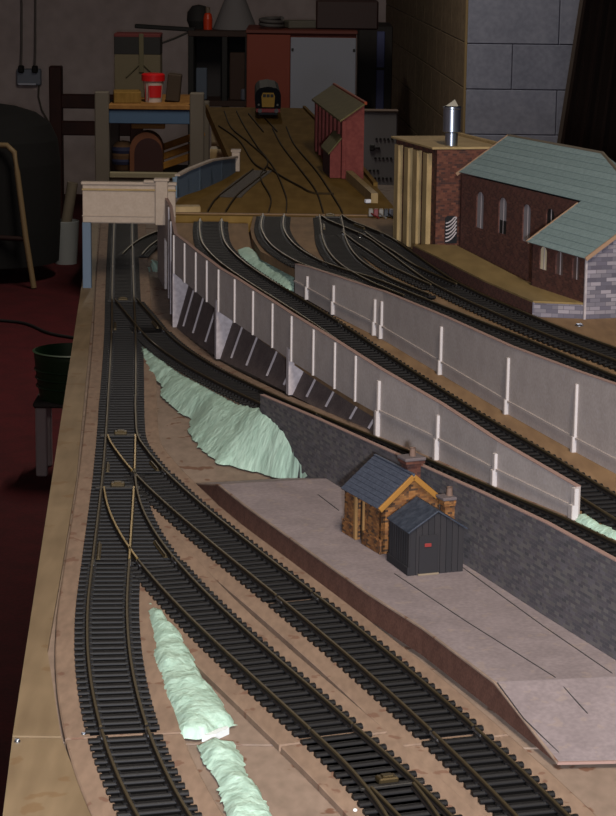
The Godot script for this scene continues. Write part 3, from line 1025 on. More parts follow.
# ===================================================================== hut and shed on the platform
func build_hut() -> void:
	# local x along the gable (to the right), z toward the viewer along the long front; origin at the near front corner
	var d := Vector3(-0.403, 0, -0.915)         # along the front wall, away
	var g := Vector3(0.915, 0, -0.403)          # along the gable
	var bs := Basis(g, Vector3.UP, -d)
	var base := V(34.6, 12.0, -1031.7)
	var t := thing("station_hut", "small ochre brick hut with slate roof and yellow bargeboard on the platform", "hut", base, "", bs)
	var W := 31.0
	var L := 41.0
	var eh := 22.5
	var rh := 35.6
	# front wall (x = 0) with a doorway between z = -20 and -27
	var b := MB.new()
	for q in [[-19.5, 0.0], [-L, -27.0]]:
		b.box(Vector3(1.0, eh * 0.5, (q[0] + q[1]) * 0.5), Vector3(2.0, eh, q[1] - q[0]))
	b.box(Vector3(1.0, eh - 1.2, -23.2), Vector3(2.0, 2.4, 7.6))
	b.box(Vector3(W - 1.0, eh * 0.5, -L * 0.5), Vector3(2.0, eh, L))
	for zz in [0.0, -L + 2.0]:
		b.slab(PackedVector2Array([Vector2(0, 0), Vector2(W, 0), Vector2(W, eh), Vector2(W * 0.5, rh), Vector2(0, eh)]), Vector3(0, 0, zz), Vector3(1, 0, 0), Vector3.UP, 2.0)
	part(t, "walls", b, M.orange_brick)
	b = MB.new()
	for q in [[-19.5, 0.8], [-L - 0.8, -27.0]]:
		b.box(Vector3(-0.3, 3.5, (q[0] + q[1]) * 0.5), Vector3(1.0, 7.0, q[1] - q[0]), Basis(), 0.2)
	part(t, "plinth", b, M.orange_brick)
	b = MB.new()
	b.box(Vector3(-0.2, eh * 0.5, -18.8), Vector3(1.2, eh, 1.6), Basis(), 0.2)
	b.box(Vector3(-0.2, eh * 0.5, -27.6), Vector3(1.4, eh, 2.2), Basis(), 0.2)
	part(t, "door_frame", b, std(Color(0.52, 0.39, 0.22), 0.8))
	b = MB.new()
	b.box(Vector3(2.6, 10.0, -23.2), Vector3(0.8, 20.0, 7.4))
	part(t, "door", b, std(Color(0.1, 0.08, 0.08), 0.8))
	b = MB.new()
	b.box(Vector3(2.0, 9.5, -20.6), Vector3(0.8, 0.8, 0.8), Basis(), 0.2)
	part(t, "door_knob", b, M.steel)
	# slate roof in overlapping courses, both slopes
	var sl := Vector2(W * 0.5, rh - eh)
	var n := 9
	for s in [0, 1]:
		var dirx := 1.0 if s == 0 else -1.0
		var x0 := 0.0 if s == 0 else W
		for i in n:
			var f0 := (i - 1.1) / (n - 1.1)
			var f1 := (i + 0.1) / (n - 1.1)
			f1 = minf(f1, 1.0)
			var p0 := Vector3(x0 + dirx * sl.x * f0, eh + sl.y * f0 + 1.5, 0)
			var p1 := Vector3(x0 + dirx * sl.x * f1, eh + sl.y * f1 + 1.15, 0)
			b = MB.new()
			var mid := (p0 + p1) * 0.5
			var ax := (p1 - p0)
			var l := ax.length()
			ax /= l
			var up := ax.cross(Vector3(0, 0, 1)) * -1.0
			if up.y < 0: up = -up
			b.box(Vector3(mid.x, mid.y, -L * 0.5 + 1.2), Vector3(l, 0.7, L + 1.6), Basis(ax, up, ax.cross(up)))
			part(t, "slate_course", b, M.slate)
	b = MB.new()
	b.box(Vector3(W * 0.5, rh + 1.7, -L * 0.5 + 1.2), Vector3(1.6, 0.8, L + 1.6), Basis(), 0.3)
	part(t, "ridge_tile", b, M.slate)
	for s in [-1.0, 1.0]:
		b = MB.new()
		var a := Vector3(W * 0.5 + s * (W * 0.5 + 1.6), eh - 0.9, 1.6)
		var c := Vector3(W * 0.5, rh + 0.6, 1.6)
		var ax := (a - c).normalized()
		b.box((a + c) * 0.5, Vector3((a - c).length(), 2.6, 1.2), Basis(ax, Vector3(0, 0, 1).cross(ax), Vector3(0, 0, 1)), 0.2)
		part(t, "bargeboard", b, M.yellow_paint, "yellow bargeboard")
	# chimney stacks behind and beside the hut: one through the ridge side, one beside the far corner
	chimney(t, Vector3(W * 0.5 + 4.0, 30.0, -9.0), 7.0, 13.0, 3.0)
	chimney(t, Vector3(27.0, 0.0, 15.0), 5.4, 29.0, 1.4)
	# shed
	var sb := V(46.45, 12.0, -996.75)
	var gx := Vector3(0.945, 0, -0.327).normalized()
	var sbs := Basis(gx, Vector3.UP, gx.cross(Vector3.UP))
	t = thing("lamp_shed", "dark grey boarded shed with felt roof in front of the ochre hut", "shed", sb, "", sbs)
	W = 26.4
	L = 25.5
	eh = 20.3
	rh = 28.8
	b = MB.new()
	b.slab(PackedVector2Array([Vector2(0.4, 0), Vector2(W - 0.4, 0), Vector2(W - 0.4, eh), Vector2(W * 0.5, rh), Vector2(0.4, eh)]), Vector3(0, 0, -0.4), Vector3(1, 0, 0), Vector3.UP, L - 0.8)
	part(t, "core", b, M.tar_board)
	for i in 9:
		b = MB.new()
		b.box(Vector3(0.1, 4.0 + (eh - 4.0) * 0.5, -L * (i + 0.5) / 9.0), Vector3(0.8, eh - 4.0, L / 9.0 - 0.35), Basis(), 0.1)
		part(t, "plank", b, M.tar_board if i % 3 else M.tar_board_b)
	for i in 9:
		var x0 := W * i / 9.0 + 0.18
		var x1 := W * (i + 1) / 9.0 - 0.18
		b = MB.new()
		b.slab(PackedVector2Array([Vector2(x0, 0), Vector2(x1, 0), Vector2(x1, rh - (rh - eh) * absf(x1 - W * 0.5) / (W * 0.5)), Vector2(x0, rh - (rh - eh) * absf(x0 - W * 0.5) / (W * 0.5))]), Vector3(0, 0, 0.1), Vector3(1, 0, 0), Vector3.UP, 0.7)
		part(t, "plank", b, M.tar_board_b if i % 3 else M.tar_board)
	b = MB.new()
	b.box(Vector3(-0.2, 2.0, -L * 0.5), Vector3(1.4, 4.0, L + 0.6), Basis(), 0.3)
	part(t, "plinth", b, M.tar_board)
	b = MB.new()
	b.box(Vector3(9.0, 9.5, 0.4), Vector3(9.2, 18.0, 0.7), Basis(), 0.15)
	part(t, "door", b, M.tar_board)
	b = MB.new()
	b.box(Vector3(8.5, 14.0, 0.95), Vector3(3.2, 1.6, 0.5), Basis(), 0.1)
	part(t, "sign", b, std(Color(0.5, 0.14, 0.12), 0.7), "small red sign")
	b = MB.new()
	b.box(Vector3(9.0, 0.4, 0.9), Vector3(10.0, 0.8, 1.0), Basis(), 0.1)
	part(t, "step", b, std(Color(0.5, 0.44, 0.36), 0.8))
	for s in [-1.0, 1.0]:
		b = MB.new()
		var a := Vector3(W * 0.5 + s * (W * 0.5 + 1.2), eh - 0.75 + 0.6, 0)
		var c := Vector3(W * 0.5, rh + 0.6, 0)
		var ax := (a - c).normalized()
		var up := ax.cross(Vector3(0, 0, 1))
		if up.y < 0: up = -up
		b.box(Vector3((a.x + c.x) * 0.5, (a.y + c.y) * 0.5, -L * 0.5 + 0.3), Vector3((a - c).length(), 0.7, L + 1.6), Basis(ax, up, ax.cross(up)), 0.15)
		part(t, "roof_sheet", b, M.felt)

func chimney(t: Node3D, at0: Vector3, w: float, h: float, pot_h: float) -> void:
	var b := MB.new()
	b.box(at0 + Vector3(0, h * 0.5, 0), Vector3(w, h, w * 0.85))
	b.box(at0 + Vector3(0, h - 3.2, 0), Vector3(w + 1.6, 1.3, w * 0.85 + 1.6))
	b.box(at0 + Vector3(0, h - 1.9, 0), Vector3(w + 2.8, 1.3, w * 0.85 + 2.8))
	var c := part(t, "chimney_stack", b, M.rough_red if pot_h > 2.0 else M.orange_brick)
	b = MB.new()
	b.box(at0 + Vector3(0, h - 0.4, 0), Vector3(w + 3.8, 1.6, w * 0.85 + 3.8), Basis(), 0.4)
	part(c, "cap", b, std(Color(0.36, 0.32, 0.32), 0.8))
	b = MB.new()
	b.lathe([[0, 0], [1.6, 0], [1.3, 3.8], [1.5, 4.2], [1.0, 4.2], [0.9, 1.0]], at0 + Vector3(0.5, h + 0.2, 0), 12)
	part(c, "chimney_pot", b, std(Color(0.42, 0.33, 0.28), 0.8))

# ===================================================================== goods shed on the tilted deck
func arch_wall(b: MB, o: Vector3, ax: Vector3, L: float, hb: float, top: float, holes: Array, th: float) -> void:
	# holes: [s0, s1, h0, h1] with an arched head
	var s := 0.0
	for q in holes:
		if q[0] > s:
			b.slab(PackedVector2Array([Vector2(s, hb), Vector2(q[0], hb), Vector2(q[0], top), Vector2(s, top)]), o, ax, Vector3.UP, th)
		b.slab(PackedVector2Array([Vector2(q[0], hb), Vector2(q[1], hb), Vector2(q[1], q[2]), Vector2(q[0], q[2])]), o, ax, Vector3.UP, th)
		var r: float = (q[1] - q[0]) * 0.5
		var rise := r * 0.6
		var pl := PackedVector2Array([Vector2(q[0], top), Vector2(q[0], q[3] - rise)])
		for k in range(1, 8):
			pl.append(Vector2(q[0] + r - r * cos(PI * k / 8.0), q[3] - rise + rise * sin(PI * k / 8.0)))
		pl.append(Vector2(q[1], q[3] - rise)); pl.append(Vector2(q[1], top))
		b.slab(pl, o, ax, Vector3.UP, th)
		s = q[1]
	if L > s:
		b.slab(PackedVector2Array([Vector2(s, hb), Vector2(L, hb), Vector2(L, top), Vector2(s, top)]), o, ax, Vector3.UP, th)

func window_fill(t: Node3D, o: Vector3, ax: Vector3, q: Array, m: Material, depth: float, lower: Material = null) -> void:
	var nn := ax.cross(Vector3.UP)
	var b := MB.new()
	b.slab(PackedVector2Array([Vector2(q[0] - 0.5, q[2] - 0.5), Vector2(q[1] + 0.5, q[2] - 0.5), Vector2(q[1] + 0.5, q[3] + 0.3), Vector2(q[0] - 0.5, q[3] + 0.3)]), o - nn * depth, ax, Vector3.UP, 0.5)
	var w := part(t, "window", b, m)
	if lower:
		b = MB.new()
		b.slab(PackedVector2Array([Vector2(q[0] + 1.2, q[2]), Vector2(q[1], q[2]), Vector2(q[1], q[2] + 9), Vector2(q[0] + 1.2, q[2] + 9)]), o - nn * (depth - 0.2), ax, Vector3.UP, 0.2)
		part(w, "pane", b, lower)
	b = MB.new()
	var mid: float = (q[0] + q[1]) * 0.5
	b.slab(PackedVector2Array([Vector2(mid - 0.35, q[2]), Vector2(mid + 0.35, q[2]), Vector2(mid + 0.35, q[3]), Vector2(mid - 0.35, q[3])]), o - nn * (depth - 0.3), ax, Vector3.UP, 0.3)
	part(w, "glazing_bar", b, M.rib_card)

func build_goods_shed() -> void:
	var bs := deck_xf.basis
	var base := DK(106, 0, 229)
	# local frame: x along the front wall toward the viewer, z out of the front
	var u := Vector3(0.316, 0, 0.949)
	var nrm := Vector3(-0.949, 0, 0.316)
	var loc := bs * Basis(u, Vector3.UP, nrm)
	var X := Vector3(1, 0, 0)
	var Z := Vector3(0, 0, 1)
	var t := thing("goods_shed", "brick goods shed model with a wide teal slate roof and arched windows", "shed", base, "", loc)
	# front wall with four arched windows
	var hm := [[29.7, 42.8, 25.7, 51.0], [69.2, 83.0, 26.4, 51.0], [110.0, 123.0, 25.6, 50.5], [147.5, 160.5, 26.0, 51.5]]
	var b := MB.new()
	arch_wall(b, Vector3.ZERO, X, 206.0, 0.0, 60.0, hm, 2.0)
	part(t, "front_wall", b, M.red_brick)
	b = MB.new()
	b.slab(PackedVector2Array([Vector2(0, 0), Vector2(72, 0), Vector2(72, 58), Vector2(36, 84), Vector2(0, 60)]), Vector3(0, 0, 0), -Z, Vector3.UP, -2.0)
	part(t, "gable_wall", b, M.red_brick)
	b = MB.new()
	b.slab(PackedVector2Array([Vector2(0, 0), Vector2(283, 0), Vector2(283, 36), Vector2(150, 58), Vector2(0, 58)]), Vector3(0, 0, -72), X, Vector3.UP, 2.0)
	part(t, "rear_wall", b, M.red_brick)
	# wing
	var hw := [[12.0, 23.0, 21.5, 36.0], [36.0, 46.8, 21.5, 35.8], [60.0, 70.2, 21.8, 35.8]]
	b = MB.new()
	arch_wall(b, Vector3(203, 0, 34), X, 79.0, 0.0, 37.4, hw, 2.0)
	part(t, "wing_wall", b, M.red_brick)
	b = MB.new()
	b.slab(PackedVector2Array([Vector2(0, 0), Vector2(36, 0), Vector2(36, 60), Vector2(0, 37)]), Vector3(203, 0, 34), -Z, Vector3.UP, -2.0)
	part(t, "wing_return_wall", b, M.red_brick)
	b = MB.new()
	b.slab(PackedVector2Array([Vector2(0, 0), Vector2(106, 0), Vector2(106, 34), Vector2(40, 63.5), Vector2(0, 37)]), Vector3(282.5, 0, 34), -Z, Vector3.UP, 2.0)
	part(t, "end_wall", b, M.stone, "grey stone end wall")
	b = MB.new()
	b.box(Vector3(282.9, 18.5, 34.2), Vector3(1.4, 37, 1.2))
	part(t, "corner_trim", b, M.card_lilac)
	var i := 0
	for q in hm:
		window_fill(t, Vector3.ZERO, X, q, [M.glass, M.glass, M.glass, M.black][i], 0.9, M.black if i in [1] else null)
		i += 1
	i = 0
	for q in hw:
		window_fill(t, Vector3(203, 0, 34), X, q, [std(Color(0.86, 0.8, 0.66), 0.8), std(Color(0.4, 0.33, 0.31), 0.4), std(Color(0.36, 0.29, 0.27), 0.4)][i], 0.9)
		i += 1
	# roof: front slope runs on over the wing; a = down the slope from the ridge
	var k := (86.0 - 60.0) / 38.0
	var dn := Vector3(0, -k, 1).normalized()
	var ln := sqrt(1.0 + k * k)
	var rid := Vector3(0, 86.8, -37.5)
	var row := 5.6
	var nr := int(ceil(73.5 * ln / row))
	var up := X.cross(-dn).normalized()
	if up.y < 0: up = -up
	var dd := (dn + up * 0.045).normalized()
	for r in nr:
		var a0 := r * row
		var a1 := minf((r + 1) * row + 0.6, 73.5 * ln)
		var xl := -4.0 if a0 + row * 0.6 < 39.5 * ln else 200.0
		var x0 := 150.0 + 135.0 * minf(a0 / (32.0 * ln), 1.0)
		var x1 := 150.0 + 135.0 * minf(a1 / (32.0 * ln), 1.0)
		b = MB.new()
		b.slab(PackedVector2Array([Vector2(xl, 0), Vector2(x0, 0), Vector2(x1, a0 - a1), Vector2(xl, a0 - a1)]), rid + dn * a0, X, -dd, 0.5)
		part(t, "slate_course", b, M.teal_slate if (r * 7) % 3 else M.teal_slate_b)
	# back slope and hip
	b = MB.new()
	var A0 := Vector3(-4, 86.6, -37.5)
	var A1 := Vector3(150, 86.6, -37.5)
	var A2 := Vector3(285, 64.8, -5.5)
	b.face([A1, A0, Vector3(-4, 60, -76), Vector3(150, 60, -76)])
	b.face([A2, A1, Vector3(150, 60, -76), Vector3(285, 36, -76)])
	b.face([A0 - Vector3(0, 1.2, 0), A1 - Vector3(0, 1.2, 0), Vector3(150, 58.8, -76), Vector3(-4, 58.8, -76)])
	part(t, "rear_roof", b, M.teal_slate)
	for e in [[A0, A1], [A1, A2]]:
		b = MB.new()
		b.sweep([e[0], e[1]], PackedVector2Array([Vector2(-1.2, -0.4), Vector2(1.2, -0.4), Vector2(0.6, 0.8), Vector2(-0.6, 0.8)]))
		part(t, "ridge_strip", b, std(Color(0.4, 0.36, 0.3), 0.8))
	for e in [[-4.4, 0.0, 39.5], [285.4, 32.0, 73.5], [199.6, 39.5, 73.5]]:
		b = MB.new()
		var p0: Vector3 = rid + dn * (e[1] * ln) + X * e[0]
		var p1: Vector3 = rid + dn * (e[2] * ln) + X * e[0]
		b.sweep([p0, p1], PackedVector2Array([Vector2(-0.5, -1.6), Vector2(0.5, -1.6), Vector2(0.5, 0.7), Vector2(-0.5, 0.7)]))
		part(t, "verge", b, std(Color(0.58, 0.46, 0.36), 0.8))
	# loading dock in front of the shed
	var db := DK(100, 0, 370)
	t = thing("loading_dock", "tan topped brick loading dock in front of the goods shed", "dock", db, "", bs)
	var dk := PackedVector2Array([Vector2(73, -229), Vector2(90, -310), Vector2(110, -410), Vector2(133, -501), Vector2(165, -507), Vector2(140, -432), Vector2(104, -229), Vector2(88, -226)])
	var off := Vector3(100, 0, 370)
	b = MB.new(off)
	b.slab(dk, Vector3(0, 9.6, 0), X, -Z, 1.2)
	part(t, "dock_top", b, M.dock_wood)
	b = MB.new(off)
	for j in [0, 1, 2]:
		var a := Vector3(dk[j].x, 0, -dk[j].y)
		var c := Vector3(dk[j + 1].x, 0, -dk[j + 1].y)
		b.face([a, c, c + Vector3.UP * 8.6, a + Vector3.UP * 8.6])
	b.face([Vector3(88, 0, 226), Vector3(73, 0, 229), Vector3(73, 8.6, 229), Vector3(88, 8.6, 226)])
	part(t, "brick_face", b, M.red_brick)
	b = MB.new(off)
	b.face([Vector3(133, 0, 501), Vector3(165, 0, 507), Vector3(165, 8.8, 507), Vector3(133, 8.8, 501)])
	b.box(Vector3(133.2, 4.4, 501.2), Vector3(1.0, 8.8, 1.0))
	part(t, "stone_end", b, M.stone, "grey stone end face")
	# tall flat-roofed block with ochre pilasters on its left face
	var fb := DK(89, 0, 224)
	var fu := Vector3(64 - 89, 0, 122 - 224).normalized()   # along the left face, away
	var fn := Vector3(fu.z, 0, -fu.x)                        # out of the left face
	if fn.x > 0: fn = -fn
	var fl := bs * Basis(-fu, Vector3.UP, (-fu).cross(Vector3.UP))
	t = thing("flat_roofed_block", "tall flat-roofed red brick block with ochre pilasters behind the loading dock", "building", fb, "", fl)
	# local: x toward the viewer along the left face (0 at the near corner), z out of the left face
	var H := 77.0
	var Lf := 105.0
	b = MB.new()
	b.box(Vector3(-Lf * 0.5, H * 0.5, -26), Vector3(Lf, H, 52))
	part(t, "walls", b, M.rough_red)
	for q in [[-98, -78], [-71.5, -51.5], [-48.5, -28.5], [-23, -2.5]]:
		b = MB.new()
		b.box(Vector3(q[0] + 5.5, H * 0.5 - 2.0, 1.5), Vector3(11.0, H - 4.0, 4.0), Basis(), 0.3)
		part(t, "pilaster", b, M.pale_wood, "ochre pilaster")
	b = MB.new()
	b.box(Vector3(-Lf * 0.5, H + 0.6, -25), Vector3(Lf + 3, 1.6, 58), Basis(), 0.3)
	part(t, "roof_board", b, M.pale_wood)
	b = MB.new()
	b.box(Vector3(-Lf * 0.5 - 8, H + 2.4, -50), Vector3(Lf * 0.9, 2.2, 3.0), Basis(), 0.3)
	part(t, "roof_strip", b, M.pale_wood)
	# near brick return wall with a bricked arch window painted with pale streaks
	b = MB.new()
	b.slab(PackedVector2Array([Vector2(0, 0), Vector2(17, 0), Vector2(17, H - 1), Vector2(0, H - 1)]), Vector3(0.6, 0, 0), Vector3(0, 0, -1), Vector3.UP, 1.2)
	part(t, "return_wall", b, M.rough_red)
	b = MB.new()
	b.slab(PackedVector2Array([Vector2(6.8, 10), Vector2(16.0, 10), Vector2(16.0, 28), Vector2(14, 29.6), Vector2(8.5, 29.6), Vector2(6.8, 28)]), Vector3(0.95, 0, 0), Vector3(0, 0, -1), Vector3.UP, 0.5)
	var w := part(t, "window", b, std(Color(0.06, 0.06, 0.07), 0.4))
	for j in 6:
		b = MB.new()
		var y0 := 11.5 + j * 2.6
		var pp := []
		for kk in 6:
			var s := kk / 5.0
			pp.append(Vector3(1.05, y0 + 6.5 * s * s, -7.4 - 8.0 * s))
		b.sweep(pp.map(func(p): return Vector3(p.x, minf(p.y, 28.6), p.z)), PackedVector2Array([Vector2(-0.15, -0.42), Vector2(0.15, -0.42), Vector2(0.15, 0.42), Vector2(-0.15, 0.42)]))
		part(w, "streak", b, M.card_lilac)
	# zinc ventilator pipe on the roof
	var cb := DK(100, 78.3, 207)
	t = thing("roof_pipe", "silver metal ventilator pipe with a pointed cap on the flat roof", "pipe", cb, "", bs)
	b = MB.new()
	b.lathe([[0, 0], [4.6, 0], [4.6, 9], [6.3, 10], [6.3, 26], [6.7, 26.5], [6.7, 27.5], [5.6, 28.2], [0, 28.2]], Vector3.ZERO, 24)
	part(t, "shaft", b, M.zinc)
	b = MB.new()
	b.slab(PackedVector2Array([Vector2(-4.6, 0), Vector2(4.2, 0), Vector2(1.8, 4.6)]), Vector3(0, 28.2, 2.0), X, Vector3.UP, 4.0)
	part(t, "cap", b, std(Color(0.45, 0.42, 0.36), 0.5, 0.8))

# ===================================================================== bridge at the far end of the yard
func build_bridge() -> void:
	var base := V(-150, 0, -1852)
	var t := thing("girder_bridge", "cream plate bridge spanning the left-hand track on a blue leg", "bridge", base)
	var X := Vector3(1, 0, 0)
	var b := MB.new(base)
	b.box(V(-146.5, 69.5, -1850), Vector3(75, 31, 3.0), Basis(), 0.4)
	part(t, "side_plate", b, M.cream)
	b = MB.new(base)
	b.box(V(-146.5, 86.0, -1849.5), Vector3(77, 2.4, 6.0), Basis(), 0.5)
	part(t, "coping", b, M.cream)
	b = MB.new(base)
	b.box(V(-146.5, 80.8, -1848.0), Vector3(76, 1.6, 2.0), Basis(), 0.4)
	part(t, "upper_moulding", b, M.pale_wood)
	b = MB.new(base)
	b.box(V(-146.5, 59.5, -1848.2), Vector3(76, 0.8, 1.0), Basis(), 0.2)
	part(t, "lower_moulding", b, M.cream)
	b = MB.new(base)
	b.box(V(-120, 71, -1847), Vector3(10, 36, 7.0), Basis(), 0.5)
	b.box(V(-120, 89.6, -1847), Vector3(12.5, 2.2, 9.0), Basis(), 0.5)
	b.box(V(-130, 88.0, -1848), Vector3(9, 2.0, 7.0), Basis(), 0.4)
	part(t, "end_post", b, M.cream)
	b = MB.new(base)
	b.box(V(-181, 26.0, -1852), Vector3(7.0, 56, 6.0), Basis(), 0.4)
	part(t, "leg", b, M.blue_card, "blue leg")
	b = MB.new(base)
	b.slab(PackedVector2Array([Vector2(-184, 1853), Vector2(-112, 1853), Vector2(-118, 1935), Vector2(-184, 1935)]), V(0, 56, 0), X, Vector3(0, 0, -1), 3.0)
	part(t, "deck", b, M.cream)

	# blue arched girder along the left edge of the far board
	base = DK(-97, 0, -310)
	t = thing("bridge_parapet", "blue arched bridge girder with paler ribs behind the cream bridge", "girder", base)
	var pts := [[-118, -180, 19.6], [-110, -214, 22.0], [-101, -250, 23.3], [-93, -300, 23.0], [-85, -350, 20.5], [-79, -400, 17.0], [-75, -440, 14.8]]
	for i in pts.size() - 1:
		var a := DK(pts[i][0], -1, pts[i][1])
		var c := DK(pts[i + 1][0], -1, pts[i + 1][1])
		var U := Vector3.UP
		b = MB.new(base)
		var nn := Vector3.UP.cross((a - c).normalized()).normalized() * 2.0
		var ta: Vector3 = a + U * pts[i][2]
		var tc: Vector3 = c + U * pts[i + 1][2]
		b.face([c, a, ta, tc]); b.face([a - nn, c - nn, tc - nn, ta - nn]); b.face([ta, ta - nn, tc - nn, tc])
		b.face([a, a - nn, ta - nn, ta]); b.face([c - nn, c, tc, tc - nn])
		part(t, "web_plate", b, M.blue_card)
		b = MB.new(base)
		b.sweep([tc, ta], PackedVector2Array([Vector2(-2.4, 0), Vector2(2.4, 0), Vector2(2.4, 1.6), Vector2(-2.4, 1.6)]))
		part(t, "top_flange", b, M.cream)
		b = MB.new(base)
		b.slab(PackedVector2Array([Vector2(-1, 1), Vector2(7, 1), Vector2(1, pts[i][2] - 1.0), Vector2(-1, pts[i][2] - 1.0)]), a + (a - c).normalized() * 0.5, (a - c).normalized() * -1.0, U, 4.0)
		part(t, "rib", b, M.blue_pale)
	var pe := DK(-75, 0, -447)
	b = MB.new(pe)
	b.box(pe + Vector3(0, 10, 0), Vector3(8, 20, 12), Basis(), 0.5)
	b.box(pe + Vector3(0, 20.4, 0), Vector3(10, 2, 14), Basis(), 0.4)
	solo("bridge_post", "pale square post at the far end of the blue girder", "post", b, pe, M.cream)

# ===================================================================== plaster banks
# outline points carry their own height; the skin is laid over them with lumps of thickness th
func plaster(label: String, outline: Array, inner: Array, th: float, grid: float, sd: int, ragged := 1.0) -> void:
	var r := RandomNumberGenerator.new()
	r.seed = sd
	var nz := FastNoiseLite.new()
	nz.seed = sd
	nz.frequency = 0.055
	nz.fractal_octaves = 4
	var P := PackedVector2Array()
	var Hh := []
	var poly := PackedVector2Array()
	for i in outline.size():
		var a: Array = outline[i]
		var c: Array = outline[(i + 1) % outline.size()]
		var pa := Vector2(a[0], a[2])
		var pc := Vector2(c[0], c[2])
		var n := maxi(1, int(pa.distance_to(pc) / (grid * 0.8)))
		for k in n:
			var f := float(k) / n
			var q := pa.lerp(pc, f) + Vector2(r.randfn(0, 0.32), r.randfn(0, 0.8)) * minf(grid * 0.5, 2.0) * ragged
			poly.append(q)
			P.append(q)
			Hh.append(lerpf(a[1], c[1], f) - 0.4)
	var ctrl := []
	for i in poly.size(): ctrl.append([poly[i].x, Hh[i] + 0.4, poly[i].y])
	for o in inner: ctrl.append(o)
	var lo := Vector2(1e9, 1e9)
	var hi := Vector2(-1e9, -1e9)
	for q in poly:
		lo = lo.min(q); hi = hi.max(q)
	var xg := grid
	var zg := grid * 1.6
	var y := lo.y
	while y < hi.y:
		var x := lo.x
		while x < hi.x:
			var q := Vector2(x + r.randf_range(-0.3, 0.3) * xg, y + r.randf_range(-0.3, 0.3) * zg)
			if Geometry2D.is_point_in_polygon(q, poly):
				var edge := 1e9
				for i in poly.size():
					edge = minf(edge, q.distance_to(Geometry2D.get_closest_point_to_segment(q, poly[i], poly[(i + 1) % poly.size()])))
				if edge > grid * 0.35:
					var sw := 0.0
					var sh := 0.0
					for c in ctrl:
						var w := 1.0 / (pow(Vector2(c[0] - q.x, (c[2] - q.y) * 0.7).length(), 2.2) + 4.0)
						sw += w
						sh += w * c[1]
					var hh := sh / sw + th * (1.0 - exp(-edge / (grid * 1.1))) + (nz.get_noise_2d(q.x * 1.3, q.y * 0.7) * 0.75 + nz.get_noise_2d(q.x * 2.6, q.y * 1.5) * 0.55) * minf(th, 3.0) * minf(1.0, edge / grid)
					P.append(q)
					Hh.append(hh)
			x += xg
		y += zg
	var idx := Geometry2D.triangulate_delaunay(P)
	var nor := []
	nor.resize(P.size())
	nor.fill(Vector3.ZERO)
	var tris := []
	for i in range(0, idx.size(), 3):
		var a := idx[i]
		var b2 := idx[i + 1]
		var c := idx[i + 2]
		var cen := (P[a] + P[b2] + P[c]) / 3.0
		if not Geometry2D.is_point_in_polygon(cen, poly): continue
		var va := V(P[a].x, Hh[a], P[a].y)
		var vb := V(P[b2].x, Hh[b2], P[b2].y)
		var vc := V(P[c].x, Hh[c], P[c].y)
		var nn := (vb - va).cross(vc - va)
		if nn.y < 0:
			var tmp := b2
			b2 = c
			c = tmp
			nn = -nn
		tris.append([a, b2, c])
		nor[a] += nn; nor[b2] += nn; nor[c] += nn
	var mid := (lo + hi) * 0.5
	var base := V(mid.x, outline[0][1], mid.y)
	var b := MB.new(base)
	for q in tris:
		var vv := []
		for k in 3: vv.append(V(P[q[k]].x, Hh[q[k]], P[q[k]].y))
		b.tri_n(vv[0], vv[1], vv[2], nor[q[0]].normalized(), nor[q[1]].normalized(), nor[q[2]].normalized(), P[q[0]], P[q[1]], P[q[2]])
	solo("plaster_bank", label, "plaster", b, base, M.plaster, "pale green plaster scenery")

